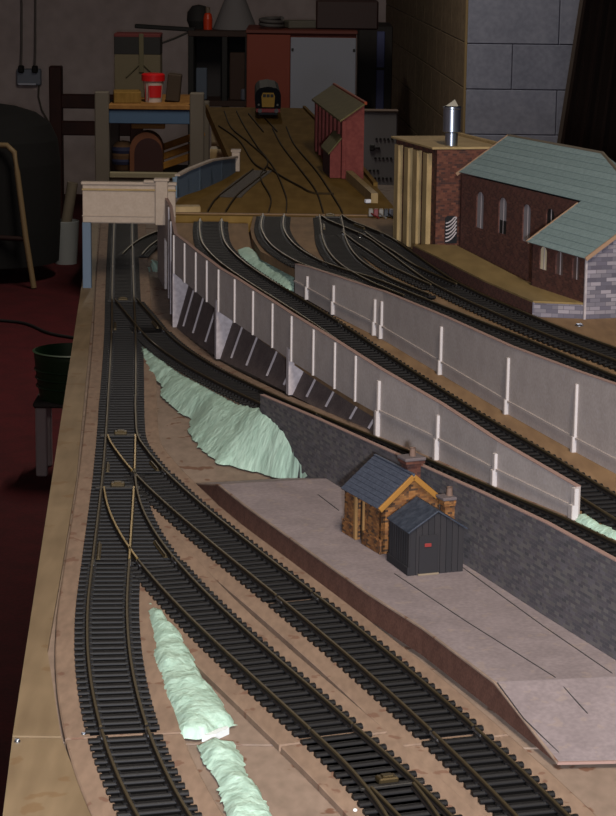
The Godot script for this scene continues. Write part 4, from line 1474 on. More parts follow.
func build_plaster() -> void:
	plaster("big pale green plaster bank sloping down from the climbing branch track", [[-118, 3.0, -1587], [-105, 5.0, -1545], [-90, 8.0, -1488], [-70, 12.5, -1424], [-56, 16.5, -1369], [-40, 20.0, -1322], [-30, 24.0, -1296], [-27.5, 28.0, -1271], [-23.5, 27.2, -1260], [-19.3, 26.2, -1249], [-13.5, 24.0, -1235], [-9, 18.2, -1223], [-5, 13.4, -1213], [0, 7.8, -1200], [-4, 2.0, -1208], [-10, 1.0, -1217], [-23, -0.5, -1232], [-38, -0.5, -1250], [-50, -0.5, -1259], [-62, -0.5, -1292], [-71, -0.5, -1336], [-72, -0.5, -1375], [-79, -0.5, -1388], [-88, 0.0, -1417], [-95, 0.0, -1441], [-94, 0.5, -1462], [-106, 0.5, -1507], [-113, 0.5, -1548]], [], 3.0, 4.2, 3)
	plaster("upper pale green plaster strip between the two foreground tracks", [[-72, -0.5, -988], [-67, -0.5, -988], [-61, -0.5, -967], [-54, -0.5, -948], [-46, -0.5, -915], [-42, -0.5, -890], [-34, -0.5, -867], [-30, -0.5, -848], [-26, -0.5, -837], [-31, -0.5, -832], [-36, -0.5, -822], [-41, -0.5, -819], [-47, -0.5, -820], [-50, -0.5, -841], [-56, -0.5, -866], [-63, -0.5, -907], [-67, -0.5, -944]], [], 4.5, 2.3, 11)
	plaster("lower pale green plaster strip reaching the bottom edge of the picture", [[-40, -0.5, -814], [-35, -0.5, -816], [-30, -0.5, -818], [-26, -0.5, -816], [-23, -0.5, -803], [-20, -0.5, -784], [-13, -0.5, -757], [-10, -0.5, -743], [-6, -0.5, -715], [-23, -0.5, -715], [-26, -0.5, -745], [-28, -0.5, -757], [-31, -0.5, -778], [-37, -0.5, -797]], [], 3.2, 2.2, 12)
	plaster("pale green plaster bank between the curving track and the second grey wall", [[-54.1, 54.5, -1705.4], [-45.9, 55.5, -1715.8], [-34.9, 55.5, -1663.4], [-21.1, 55.5, -1614.7], [-10.8, 56.0, -1578.5], [-10.5, 49.5, -1550.0], [-17.4, 49.5, -1553.7], [-29.3, 50.0, -1603.6], [-39.8, 50.5, -1640.7], [-45.9, 51.5, -1664.5], [-50.9, 53.0, -1678.6]], [], 1.6, 3.0, 13, 0.35)
	plaster("small pale green plaster patch at the near end of the viaduct wall", [[116, 39.0, -989], [120.5, 41.0, -992], [122, 43.0, -995], [125, 42.0, -996], [127, 42.0, -986], [130, 42.0, -976], [135, 42.0, -966], [142, 42.0, -946], [139, 39.5, -929], [134, 39.0, -949], [130, 39.0, -957], [127, 38.5, -962], [122, 38.0, -975], [119, 38.0, -982]], [], 5.0, 2.2, 14)
	plaster("tiny pale green plaster patch under the cream bridge by the piers", [[-133, 14, -1918], [-128, 16, -1900], [-124, 3, -1924], [-138, -0.5, -1944], [-144, -0.5, -1969], [-136, 3, -1950]], [], 3.0, 4.0, 15)
	# scraps of bare white plaster on the torn edge of the upper strip
	var base := V(-33, 1, -826)
	var b := MB.new(base)
	var pts := PackedVector2Array([Vector2(-38.5, 820.5), Vector2(-36.5, 820.2), Vector2(-33.5, 822), Vector2(-31, 825.5), Vector2(-28.5, 829), Vector2(-29.5, 831), Vector2(-32.5, 828.5), Vector2(-35, 824.5)])
	b.slab(pts, V(0, 0.7, 0), Vector3(1, 0, 0), Vector3(0, 0, -1), 2.6)
	solo("plaster_scrap", "bare white scrap of plaster on the torn edge of the upper strip", "plaster", b, base, M.plaster_white)

# ===================================================================== far board
func build_far_board() -> void:
	var bs := deck_xf.basis
	var X := Vector3(1, 0, 0)
	var base := DK(-40, -14, -700)
	var t := thing("baseboard", "yellowish far baseboard with bare rails and a locomotive", "baseboard", base, "baseboards", bs)
	var off := Vector3(-40, -14, -700)
	var b := MB.new(off)
	b.slab(PackedVector2Array([Vector2(-118, 36), Vector2(75, 36), Vector2(75, 70), Vector2(62, 306), Vector2(44, 640), Vector2(-10, 1480), Vector2(-152, 1480), Vector2(-77, 475), Vector2(-116, 175)]), Vector3(0, -0.6, 0), X, Vector3(0, 0, -1), 13.0)
	part(t, "top", b, M.far_wood)
	b = MB.new(off)
	b.box(Vector3(-20, -0.3, -50), Vector3(196, 1.4, 5.0), Basis(), 0.3)
	part(t, "joint_batten", b, M.deck_wood)
	for l in [[-100, -900], [-20, -1400], [20, -200], [-120, -1400]]:
		b = MB.new(off)
		var w := DK(l[0], -13, l[1])
		b.box(Vector3(l[0], -13 - w.y * 0.5, l[1]), Vector3(40, w.y, 40))
		part(t, "leg", b, M.pale_wood)
	var lines := [
		[[-118, -1082], [-85, -843], [-59, -532], [-44, -436]],
		[[-122, -1373], [-100, -1041], [-72, -808], [-42, -535], [-22, -196], [-20, -60]],
		[[-105, -1376], [-86, -1088], [-60, -739], [-45, -549], [-49, -382], [-35, -173], [-35, -60]],
		[[-87, -1327], [-59, -985]], [[-70, -1330], [-42, -990]],
		[[-49, -1050], [-34, -778], [-11, -468], [5, -244], [11, -60]],
		[[-32, -1075], [-19, -781], [6, -443], [24, -128], [27, -60]],
		[[-44, -491], [-28, -385], [-10, -288], [5, -222], [21, -223]],
		[[-86, -60], [-83, -167], [-71, -305], [-58, -461]],
		[[-71, -60], [-66, -191], [-56, -306], [-44, -436]]]
	var dark := std(Color(0.24, 0.19, 0.12), 0.9, 0.0, 0.2)
	for l in lines:
		var pp := []
		for q in l: pp.append(Vector3(q[0], -0.6, q[1]))
		b = MB.new(off)
		b.sweep(resample(pp, 20.0), PackedVector2Array([Vector2(-0.55, -0.2), Vector2(0.55, -0.2), Vector2(0.45, 2.0), Vector2(-0.45, 2.0)]))
		part(t, "rail", b, dark)
	# raised wooden edging on the left and right
	for l in [[[-151, -1478], [-77.5, -476]], [[-11, -1478], [43, -645], [61, -310]]]:
		var pp := []
		for q in l: pp.append(Vector3(q[0], -0.6, q[1]))
		b = MB.new(off)
		b.sweep(pp, PackedVector2Array([Vector2(-2, -8), Vector2(2, -8), Vector2(2, 3.5), Vector2(-2, 3.5)]))
		part(t, "edging", b, M.far_wood)
	# sleepered stretch with dark sleepers across the throat
	for i in 26:
		var f := i / 25.0
		var p := Vector3(lerpf(-72, -50, pow(f, 1.2)), -0.6, lerpf(-190, -450, f))
		b = MB.new(off)
		b.box(p + Vector3(0, 0.5, 0), Vector3(22, 1.2, 3.2), Basis(Vector3.UP, -0.08), 0.2)
		part(t, "sleeper", b, std(Color(0.2, 0.16, 0.12), 0.7)) if i == 0 else part(t, "sleeper", b, (t.get_node("sleeper") as MeshInstance3D).material_override)

	# locomotive
	var lb := DK(-58, 1.8, -1226)
	t = thing("locomotive", "dark diesel locomotive with a yellow nose panel and red buffer beam", "locomotive", lb, "", bs * Basis(Vector3.UP, 0.03))
	b = MB.new()
	var sec := PackedVector2Array([Vector2(-16, 9), Vector2(16, 9), Vector2(17, 14), Vector2(17, 30), Vector2(15.5, 35), Vector2(11, 39), Vector2(0, 41), Vector2(-11, 39), Vector2(-15.5, 35), Vector2(-17, 30), Vector2(-17, 14)])
	b.sweep([Vector3(0, 0, -200), Vector3(0, 0, 0)], sec)
	part(t, "body", b, std(Color(0.05, 0.055, 0.07), 0.8, 0.0, 0.2))
	b = MB.new()
	b.slab(PackedVector2Array([Vector2(-8, 14), Vector2(8, 14), Vector2(9, 28), Vector2(7, 33), Vector2(-7, 33), Vector2(-9, 28)]), Vector3(0, 0, 1.0), X, Vector3.UP, 1.2)
	var nose := part(t, "nose_panel", b, std(Color(0.5, 0.38, 0.1), 0.8), "yellow nose panel")
	for s in [-1, 0, 1]:
		b = MB.new()
		b.box(Vector3(s * 5.0, 29, 1.2), Vector3(4.0, 4.0, 1.0), Basis(), 0.3)
		part(nose, "window", b, M.black)
	b = MB.new()
	b.box(Vector3(0, 9.5, 0.4), Vector3(32, 5.0, 3), Basis(), 0.4)
	part(t, "buffer_beam", b, std(Color(0.42, 0.1, 0.1), 0.7), "red buffer beam")
	for s in [-1, 1]:
		b = MB.new()
		b.lathe([[0, 5.5], [2.8, 5.5], [2.8, 4.8], [1.3, 4.4], [1.3, 0]], Vector3(s * 11, 9.5, 1.0), 12, Basis(Vector3.RIGHT, PI / 2))
		part(t, "buffer", b, M.dark_metal)
		b = MB.new()
		b.lathe([[0, 1.2], [1.4, 1.2], [1.6, 0]], Vector3(s * 12.5, 17, 0.5), 10, Basis(Vector3.RIGHT, PI / 2))
		part(t, "head_lamp", b, std(Color(0.3, 0.28, 0.24), 0.7))
	for z in [-40.0, -160.0]:
		b = MB.new()
		b.box(Vector3(0, 5.5, z), Vector3(26, 6, 56), Basis(), 0.6)
		var bg := part(t, "bogie", b, M.black)
		for dz in [-18, 18]:
			for s in [-1, 1]:
				b = MB.new()
				b.lathe([[0, 1.4], [6.0, 1.4], [6.0, -1.4], [0, -1.4]], Vector3(s * 9.0, 6.2, z + dz), 16, Basis(Vector3(0, 0, 1), PI / 2))
				part(bg, "wheel", b, M.dark_metal)
	# half-relief red warehouse at the right of the far board
	var wb := DK(31, 0, -377)
	var fu := Vector3(31 - 4, 0, -377 + 720).normalized()
	var wl := bs * Basis(fu.cross(Vector3.UP) * -1.0, Vector3.UP, fu)
	wl = bs * Basis(Vector3.UP.cross(fu), Vector3.UP, fu)
	t = thing("warehouse", "narrow dull red half-relief warehouse with a sloping olive roof", "building", wb, "", wl)
	var red := textured(stuff_tex(Color(0.42, 0.19, 0.17), Color(0.50, 0.25, 0.22), 61, 128, 1, 0.1, 0.03), 60.0, 0.8)
	var dred := std(Color(0.26, 0.09, 0.08), 0.8)
	var olive := textured(stuff_tex(Color(0.36, 0.33, 0.2), Color(0.46, 0.42, 0.27), 62, 128, 1, 0.1, 0.03), 60.0, 0.85)
	# local x to the right, z toward the viewer; long face at x = 0
	b = MB.new()
	b.slab(PackedVector2Array([Vector2(0, 0), Vector2(20, 0), Vector2(20, 71), Vector2(0, 57)]), Vector3(0, 0, 0), X, Vector3.UP, 2.0)
	part(t, "gable_wall", b, red)
	b = MB.new()
	b.box(Vector3(2.5, 28, -170), Vector3(3.0, 56, 336))
	part(t, "long_wall", b, dred)
	b = MB.new()
	b.box(Vector3(19, 35, -170), Vector3(2, 69, 336))
	part(t, "rear_wall", b, dred)
	for i in 8:
		b = MB.new()
		b.box(Vector3(0.6, 28, -6.0 - i * 46.0), Vector3(4.0, 56, 15.0), Basis(), 0.3)
		part(t, "pier", b, red)
	b = MB.new()
	b.slab(PackedVector2Array([Vector2(-4, 54.8), Vector2(20, 71.6), Vector2(20, 73.2), Vector2(-4, 56.6)]), Vector3(0, 0, 6), X, Vector3.UP, 350.0)
	part(t, "roof", b, olive)
	b = MB.new()
	b.box(Vector3(20.5, 73.0, -169), Vector3(3.0, 3.0, 350), Basis(), 0.5)
	part(t, "ridge", b, std(Color(0.58, 0.24, 0.1), 0.8), "orange ridge edge")
	# lean-to
	b = MB.new()
	b.slab(PackedVector2Array([Vector2(-12, 0), Vector2(-0.5, 0), Vector2(-0.5, 38), Vector2(-12, 24)]), Vector3(0, 0, -8), X, Vector3.UP, 2.0)
	part(t, "porch_gable", b, red)
	b = MB.new()
	b.box(Vector3(-11.0, 12, -50), Vector3(2.0, 24, 82))
	part(t, "porch_wall", b, dred)
	b = MB.new()
	b.slab(PackedVector2Array([Vector2(-14, 22.5), Vector2(-0.5, 39), Vector2(-0.5, 40.5), Vector2(-14, 24)]), Vector3(0, 0, -4), X, Vector3.UP, 90.0)
	part(t, "porch_roof", b, olive)
	# loose lath beside the warehouse
	var p0 := DK(37, 4, -370)
	var p1 := DK(56, 3.5, -155)
	b = MB.new(p1)
	b.sweep([p0, p1], PackedVector2Array([Vector2(-3, -4.5), Vector2(3, -4.5), Vector2(3, 4.5), Vector2(-3, 4.5)]))
	solo("wood_lath", "loose pale lath lying in front of the red warehouse", "lath", b, p1, M.pale_wood)
	# pale offcuts at the board joint behind the bridge
	p0 = DK(-104, 2.0, -60)
	b = MB.new(p0)
	b.box(p0 + Vector3(0, 0.6, 0), Vector3(24, 5, 14), Basis(Vector3.UP, 0.1), 0.5)
	solo("wood_offcut", "pale wood offcut at the joint behind the cream bridge", "offcut", b, p0, M.pale_wood)

# ===================================================================== background
func build_background() -> void:
	var X := Vector3(1, 0, 0)
	var Y := BOARD
	var dark_wood := textured(stuff_tex(Color(0.16, 0.07, 0.06), Color(0.22, 0.1, 0.08), 70, 128, 5, 0.06, 0.02), 400.0, 0.6)
	var b: MB
	var t: Node3D
	# twin socket on the back wall
	var sb := Vector3(-1280, Y - 468, -10498)
	t = thing("wall_socket", "pale metal double socket with two black plugs on the grey wall", "socket", sb)
	b = MB.new()
	b.box(Vector3(0, 0, 16), Vector3(112, 74, 32), Basis(), 5)
	part(t, "back_box", b, std(Color(0.5, 0.53, 0.58), 0.4, 0.3))
	b = MB.new()
	b.box(Vector3(-8, -32, 34), Vector3(80, 8, 6), Basis(), 2)
	part(t, "lower_edge", b, std(Color(0.85, 0.88, 0.95), 0.3))
	for s in [-32, 30]:
		b = MB.new()
		b.box(Vector3(s, 36, 44), Vector3(26, 34, 30), Basis(), 5)
		part(t, "plug", b, M.black)
		b = MB.new()
		b.tube([Vector3(s, 50, 44), Vector3(s, 120, 20), Vector3(s + 4, 500, 8), Vector3(s + 10, 900, 8)], 5, 8)
		part(t, "cable", b, std(Color(0.42, 0.40, 0.39), 0.9))
	b = MB.new()
	b.tube([Vector3(45, -36, 20), Vector3(40, -90, 10), Vector3(55, -150, 10), Vector3(100, -230, 10)], 4, 8)
	part(t, "cable", b, std(Color(0.35, 0.33, 0.3), 0.8))
	# dark wooden frame against the wall
	var fb := Vector3(-1050, 0, -9500)
	t = thing("wooden_frame", "dark red-brown wooden frame with two rails by the grey wall", "frame", fb)
	b = MB.new()
	b.box(Vector3(0, 325, 0), Vector3(52, 650, 60), Basis(), 4)
	part(t, "post", b, dark_wood)
	b = MB.new()
	b.box(Vector3(330, 325, 0), Vector3(52, 650, 60), Basis(), 4)
	part(t, "post", b, dark_wood)
	for h in [508, 398]:
		b = MB.new()
		b.box(Vector3(165, h, 8), Vector3(290, 58, 34), Basis(), 4)
		part(t, "rail", b, dark_wood)
	# black covered armchair with a pale bent leg frame, at the left edge
	var cb := Vector3(-1098, 0, -8050)
	t = thing("armchair", "black covered chair with a pale bent wooden leg at the left edge", "chair", cb)
	b = MB.new()
	b.lathe([[0, 0], [215, 0], [222, 120], [225, 350], [215, 430], [190, 485], [140, 522], [70, 544], [20, 552], [0, 554]], Vector3(-10, 60, -60), 28)
	part(t, "cover", b, std(Color(0.03, 0.03, 0.035), 0.9))
	b = MB.new()
	b.tube([Vector3(-52, 490, 150), Vector3(60, 492, 190), Vector3(84, 470, 195), Vector3(94, 400, 198), Vector3(120, 180, 202), Vector3(146, 4, 205)], 10, 10)
	part(t, "bent_leg", b, std(Color(0.50, 0.42, 0.3), 0.6), "pale bent wooden leg")
	b = MB.new()
	b.tube([Vector3(-52, 172, 150), Vector3(120, 172, 198)], 9, 8)
	part(t, "cross_bar", b, std(Color(0.14, 0.05, 0.04), 0.6))
	b = MB.new()
	b.tube([Vector3(-62, 490, 150), Vector3(-72, 4, 170)], 10, 8)
	part(t, "bent_leg", b, std(Color(0.50, 0.42, 0.3), 0.6))
	# white tub holding rolled paper
	var wb := Vector3(-902, 0, -8430)
	t = thing("waste_tub", "pale tub on the floor with rolled paper standing in it", "tub", wb)
	b = MB.new()
	b.lathe([[0, 2], [0, 0], [40, 0], [50, 158], [47, 160], [38, 6], [0, 6]], Vector3.ZERO, 24)
	part(t, "tub", b, std(Color(0.6, 0.62, 0.63), 0.6))
	t = thing("paper_roll", "grey paper roll leaning out of the pale floor tub", "paper roll", wb + Vector3(-6, 10, 0))
	b = MB.new()
	b.tube([Vector3(-16, 0, 0), Vector3(34, 290, 4)], 20, 14)
	part(t, "roll", b, std(Color(0.48, 0.44, 0.38), 0.8))
	# table frame with pale posts and a blue apron
	var tb := Vector3(-533, 0, -7800)
	t = thing("work_table", "table with pale square posts, wooden top and blue apron", "table", tb)
	var post := std(Color(0.37, 0.345, 0.31), 0.9)
	for p in [[-156, 200], [156, 200], [-156, -200], [156, -200]]:
		b = MB.new()
		var ph := 700.0 if p[1] > 0 else 640.0
		b.box(Vector3(p[0], ph * 0.5, p[1]), Vector3(46, ph, 46), Basis(), 3)
		part(t, "post", b, post)
	b = MB.new()
	b.box(Vector3(0, 652, 0), Vector3(268, 16, 440), Basis(), 2)
	part(t, "table_top", b, textured(stuff_tex(Color(0.48, 0.33, 0.16), Color(0.58, 0.42, 0.22), 71, 128, 5, 0.06, 0.02), 300.0, 0.7))
	b = MB.new()
	b.box(Vector3(0, 620, 205), Vector3(266, 46, 16), Basis(), 2)
	part(t, "apron", b, std(Color(0.24, 0.34, 0.45), 0.7), "blue apron")
	b = MB.new()
	b.box(Vector3(-20, 427, 205), Vector3(226, 20, 24), Basis(), 3)
	part(t, "lower_rail", b, std(Color(0.5, 0.47, 0.38), 0.8))
	b = MB.new()
	b.box(Vector3(0, 411, 0), Vector3(266, 12, 420), Basis(), 2)
	part(t, "lower_shelf", b, post)
	# things on the table
	var ub := Vector3(-528, 660, -7700)
	t = thing("paint_tub", "white tub with a bright red lid and red label on the table", "tub", ub)
	b = MB.new()
	b.lathe([[0, 0], [28, 0], [35, 72], [0, 72]], Vector3.ZERO, 28)
	part(t, "tub", b, std(Color(0.72, 0.66, 0.63), 0.5))
	b = MB.new()
	b.lathe([[0, 70], [39, 70], [39, 90], [34, 94], [0, 94]], Vector3.ZERO, 28)
	part(t, "lid", b, std(Color(0.72, 0.05, 0.07), 0.45), "red lid")
	b = MB.new()
	for i in 7:
		var a0 := -1.25 + i * 0.2
		var r := 33.0
		b.face([Vector3(sin(a0 + 0.9) * 31.2, 16, cos(a0 + 0.9) * 31.2), Vector3(sin(a0 + 1.1) * 31.2, 16, cos(a0 + 1.1) * 31.2), Vector3(sin(a0 + 1.1) * 34.6, 56, cos(a0 + 1.1) * 34.6), Vector3(sin(a0 + 0.9) * 34.6, 56, cos(a0 + 0.9) * 34.6)])
	part(t, "label", b, std(Color(0.72, 0.08, 0.1), 0.5), "red label")
	b = MB.new()
	b.box(Vector3(-24, 36, 22), Vector3(3, 60, 3), Basis(Vector3.UP, 0.3))
	b.box(Vector3(-14, 36, 29), Vector3(3, 60, 3), Basis(Vector3.UP, 0.2))
	part(t, "stripe", b, std(Color(0.5, 0.1, 0.1), 0.5))
	var kb := Vector3(-593, 660, -7920)
	t = thing("cardboard_box", "khaki box with black and red bands at the top, on the table", "box", kb)
	b = MB.new()
	b.box(Vector3(0, 105, 0), Vector3(156, 210, 110), Basis(), 2)
	part(t, "box", b, std(Color(0.34, 0.31, 0.24), 0.85))
	b = MB.new()
	b.box(Vector3(0, 174, 0.6), Vector3(157, 60, 111), Basis(), 2)
	part(t, "black_band", b, M.black)
	b = MB.new()
	b.box(Vector3(0, 208, 0), Vector3(158, 12, 112), Basis(), 2)
	part(t, "red_lid", b, std(Color(0.32, 0.08, 0.08), 0.7))
	b = MB.new()
	b.box(Vector3(14, 150, 58), Vector3(16, 130, 5), Basis(), 1)
	b.box(Vector3(-14, 92, 58), Vector3(5, 66, 4), Basis(Vector3(0, 0, 1), -0.8), 1)
	b.box(Vector3(42, 92, 58), Vector3(5, 66, 4), Basis(Vector3(0, 0, 1), 0.8), 1)
	part(t, "strap", b, std(Color(0.3, 0.28, 0.2), 0.8))
	b = MB.new()
	b.box(Vector3(0, 18, 0), Vector3(90, 36, 120), Basis(Vector3.UP, 0.1), 2)
	solo("wood_block", "yellowish wood block at the left of the table top", "wood block", b, Vector3(-614, 660, -7690), M.far_wood)
	b = MB.new()
	b.box(Vector3(0, 45, 0), Vector3(46, 90, 60), Basis(Vector3(0, 0, 1), -0.1), 3)
	solo("brown_carton", "brown carton beside the red-lidded tub on the table", "carton", b, Vector3(-460, 662, -7720), std(Color(0.2, 0.15, 0.1), 0.8))
	# on the lower shelf: arched wooden box with dark red front, patterned bag, striped boards
	var ab := Vector3(-548, 437, -7610)
	t = thing("arched_box", "arched wooden case with a dark red front under the table", "case", ab)
	var arc := PackedVector2Array([Vector2(-52, 0), Vector2(56, 0)])
	for i in 13:
		var a := PI * i / 12.0
		arc.append(Vector2(2 + 54 * cos(a), 70 + 60 * sin(a)))
	b = MB.new()
	b.slab(arc, Vector3(0, 0, 0), X, Vector3.UP, 90)
	part(t, "case", b, std(Color(0.36, 0.2, 0.1), 0.7))
	b = MB.new()
	var arc2 := PackedVector2Array()
	for q in arc: arc2.append(Vector2(q.x * 0.86 + 4, q.y * 0.84 + 2))
	b.slab(arc2, Vector3(4, 0, 1.5), X, Vector3.UP, 2)
	part(t, "front", b, std(Color(0.16, 0.03, 0.03), 0.8))
	t = thing("patterned_bag", "rounded blue and tan patterned bag under the table", "bag", Vector3(-626, 437, -7660))
	b = MB.new()
	b.lathe([[0, 0], [30, 0], [36, 20], [38, 50], [34, 78], [22, 94], [0, 98]], Vector3.ZERO, 20)
	part(t, "bag", b, std(Color(0.28, 0.19, 0.1), 0.9))
	for h in [30, 66]:
		b = MB.new()
		b.lathe([[37, h - 10], [39.0, h], [36, h + 12]], Vector3.ZERO, 20)
		part(t, "blue_band", b, std(Color(0.06, 0.08, 0.2), 0.8))
	for i in 3:
		b = MB.new()
		b.box(Vector3(-6 + i * 4, 30 + i * 32, -i * 12), Vector3(150, 22, 16), Basis(Vector3(0, 0, 1), 0.35), 2)
		solo("plank_offcut", ["yellowish lowest plank offcut leaning under the table", "yellowish middle plank offcut leaning under the table", "yellowish top plank offcut leaning under the table"][i], "plank", b, Vector3(-430, 440, -7680), textured(stuff_tex(Color(0.50, 0.34, 0.12), Color(0.6, 0.43, 0.18), 80 + i, 64, 3, 0.06, 0.02), 200.0, 0.7), "plank offcuts under the table")
	b = MB.new()
	b.box(Vector3(0, 0, 0), Vector3(110, 22, 30), Basis(), 2)
	solo("pale_plank", "flat yellow plank under the blue apron above the arched case", "plank", b, Vector3(-540, 588, -7640), std(Color(0.55, 0.4, 0.18), 0.7))
	# dark shelf unit with a lamp arm, bottle and clutter
	var hb := Vector3(-354, 0, -8950)
	t = thing("shelf_unit", "black open shelf unit behind the table", "shelf", hb)
	for s in [-108, 20, 108]:
		b = MB.new()
		b.box(Vector3(s, 410, 0), Vector3(22, 820, 220), Basis(), 2)
		part(t, "upright", b, M.black)
	for h in [560, 824]:
		b = MB.new()
		b.box(Vector3(0, h, 0), Vector3(240, 22, 224), Basis(), 2)
		part(t, "shelf", b, std(Color(0.16, 0.08, 0.05), 0.7))
	b = MB.new()
	b.box(Vector3(0, 690, -100), Vector3(216, 250, 8))
	part(t, "back_panel", b, std(Color(0.2, 0.19, 0.2), 0.9))
	b = MB.new()
	b.box(Vector3(0, 60, 0), Vector3(42, 120, 40), Basis(), 3)
	solo("blue_carton", "pale blue carton on the black shelf unit", "carton", b, Vector3(-424, 571, -8900), std(Color(0.3, 0.34, 0.4), 0.8))
	b = MB.new()
	b.box(Vector3(0, 90, 0), Vector3(60, 180, 50), Basis(), 3)
	solo("brown_book_box", "tall brown box on the black shelf unit", "box", b, Vector3(-286, 571, -8900), std(Color(0.2, 0.13, 0.1), 0.8))
	b = MB.new()
	b.box(Vector3(0, 22, 0), Vector3(40, 44, 40), Basis(), 5)
	solo("small_jar", "small pale jar at the right end of the black shelf", "jar", b, Vector3(-252, 571, -8870), std(Color(0.3, 0.31, 0.36), 0.5))
	t = thing("orange_bottle", "orange bottle standing on top of the black shelf unit", "bottle", Vector3(-402, 835, -8930))
	b = MB.new()
	b.lathe([[0, 0], [17, 0], [18, 40], [14, 58], [8, 64], [0, 64]], Vector3.ZERO, 16)
	part(t, "bottle", b, std(Color(0.72, 0.2, 0.05), 0.4))
	b = MB.new()
	b.lathe([[0, 62], [9, 62], [9, 84], [0, 86]], Vector3.ZERO, 14)
	part(t, "cap", b, std(Color(0.4, 0.35, 0.3), 0.5))
	b = MB.new()
	b.lathe([[0, 0], [34, 0], [46, 30], [44, 62], [26, 86], [0, 92]], Vector3.ZERO, 18)
	solo("dark_pot", "dark round pot beside the orange bottle", "pot", b, Vector3(-440, 835, -8990), std(Color(0.1, 0.1, 0.1), 0.8))
	t = thing("desk_lamp", "black swing arm reaching left from the shelf unit above the khaki box", "lamp", Vector3(-462, 835, -8860))
	b = MB.new()
	b.box(Vector3(-100, 8, 0), Vector3(230, 16, 22), Basis(Vector3(0, 0, 1), -0.05), 3)
	part(t, "arm", b, M.black)
	b = MB.new()
	b.tube([Vector3(-190, -80, 0), Vector3(-60, -30, 0), Vector3(10, 2, 0)], 4, 8)
	part(t, "strut", b, std(Color(0.18, 0.17, 0.16), 0.7))
	t = thing("lampshade", "dim grey cone lampshade behind the orange cabinet", "lampshade", Vector3(-300, 835, -9000))
	b = MB.new()
	b.lathe([[0, 0], [86, 0], [84, 6], [30, 140], [0, 142]], Vector3.ZERO, 28)
	part(t, "shade", b, std(Color(0.40, 0.39, 0.40), 0.9))
	# cabinet with orange side and white door
	var gb := Vector3(-39, 0, -8500)
	t = thing("cabinet", "cabinet with an orange left panel and a white door", "cabinet", gb)
	b = MB.new()
	b.box(Vector3(0, 428, -10), Vector3(392, 856, 360), Basis(), 2)
	part(t, "carcass", b, std(Color(0.36, 0.125, 0.06), 0.7), "orange carcass")
	b = MB.new()
	b.box(Vector3(-118, 428, 174), Vector3(156, 848, 12), Basis(), 2)
	part(t, "orange_panel", b, std(Color(0.39, 0.14, 0.07), 0.7))
	b = MB.new()
	b.box(Vector3(78, 424, 176), Vector3(234, 838, 16), Basis(), 2)
	var dr := part(t, "door", b, std(Color(0.44, 0.46, 0.51), 0.7), "white door")
	for p in [[-32, 800], [188, 800], [-32, 470]]:
		b = MB.new()
		b.box(Vector3(p[0], p[1], 185), Vector3(8, 10, 4), Basis(), 1)
		part(dr, "screw_cap", b, M.black)
	b = MB.new()
	b.box(Vector3(0, 862, 0), Vector3(400, 12, 370), Basis(), 2)
	part(t, "top_board", b, std(Color(0.3, 0.1, 0.05), 0.6))
	t = thing("suitcase", "dark red-brown case on top of the cabinet", "case", Vector3(80, 868, -8480))
	b = MB.new()
	b.box(Vector3(44, 52, 0), Vector3(226, 104, 150), Basis(), 6)
	part(t, "case", b, std(Color(0.13, 0.045, 0.04), 0.6))
	for s in [-54, 86]:
		b = MB.new()
		b.tube([Vector3(s, 100, 0), Vector3(s, 150, 0)], 4, 8)
		part(t, "peg", b, M.black)
	t = thing("wire_roll", "loose grey hose coil lying on the cabinet top", "coil", Vector3(-150, 868, -8450))
	b = MB.new()
	var coil := []
	for i in 41:
		var a := TAU * 2.0 * i / 40.0
		coil.append(Vector3(cos(a) * 40, 8 + i * 0.7, sin(a) * 60))
	b.tube(coil, 7, 8)
	part(t, "hose", b, std(Color(0.24, 0.23, 0.23), 0.8))
	b = MB.new()
	b.box(Vector3(0, 14, 0), Vector3(120, 28, 80), Basis(Vector3.UP, 0.3), 4)
	solo("grey_tin", "flat grey tin on the cabinet top left of the dark case", "tin", b, Vector3(-40, 868, -8480), std(Color(0.3, 0.29, 0.26), 0.7))
	# dark cupboard with a blue strip right of the cabinet
	t = thing("dark_cupboard", "near-black cupboard with a dim blue strip right of the white door", "cupboard", Vector3(240, 0, -9000))
	b = MB.new()
	b.box(Vector3(0, 430, 0), Vector3(130, 860, 300), Basis(), 3)
	part(t, "body", b, std(Color(0.06, 0.035, 0.035), 0.7))
	b = MB.new()
	b.box(Vector3(20, 690, 154), Vector3(30, 300, 10), Basis(), 2)
	part(t, "blue_strip", b, std(Color(0.22, 0.25, 0.42), 0.6))
	b = MB.new()
	b.box(Vector3(18, 700, 160), Vector3(34, 10, 10), Basis(), 2)
	part(t, "latch", b, M.black)
	# grey panel with rows of dark holes
	t = thing("perforated_panel", "upright grey panel with rows of dark marks behind the warehouse", "panel", Vector3(190, 0, -6520))
	b = MB.new()
	b.box(Vector3(0, 370, 0), Vector3(104, 740, 40), Basis(), 3)
	part(t, "panel", b, std(Color(0.38, 0.38, 0.39), 0.8))
	b = MB.new()
	b.box(Vector3(0, 742, 0), Vector3(108, 6, 46), Basis(), 1)
	part(t, "top_edge", b, std(Color(0.2, 0.14, 0.1), 0.7))
	for r in [[664, 12, 5, 0], [610, 10, 5, 0], [575, -16, 4, 0], [553, 10, 5, 0], [500, 8, 4, 0], [452, 8, 4, 0]]:
		for i in r[2]:
			b = MB.new()
			b.lathe([[0, 3.0], [3.4, 3.0], [3.8, 0]], Vector3(r[1] - 18 + i * 11.0, r[0], 19.5), 8, Basis(Vector3.RIGHT, PI / 2))
			part(t, "stud", b, M.black)
	b = MB.new()
	b.box(Vector3(-18, 640, 22), Vector3(14, 18, 8), Basis(), 2)
	b.box(Vector3(-6, 640, 22), Vector3(20, 6, 6), Basis(), 1)
	part(t, "latch", b, M.black)
	# dark curtain at the top right
	var qb := Vector3(690, 0, -5600)
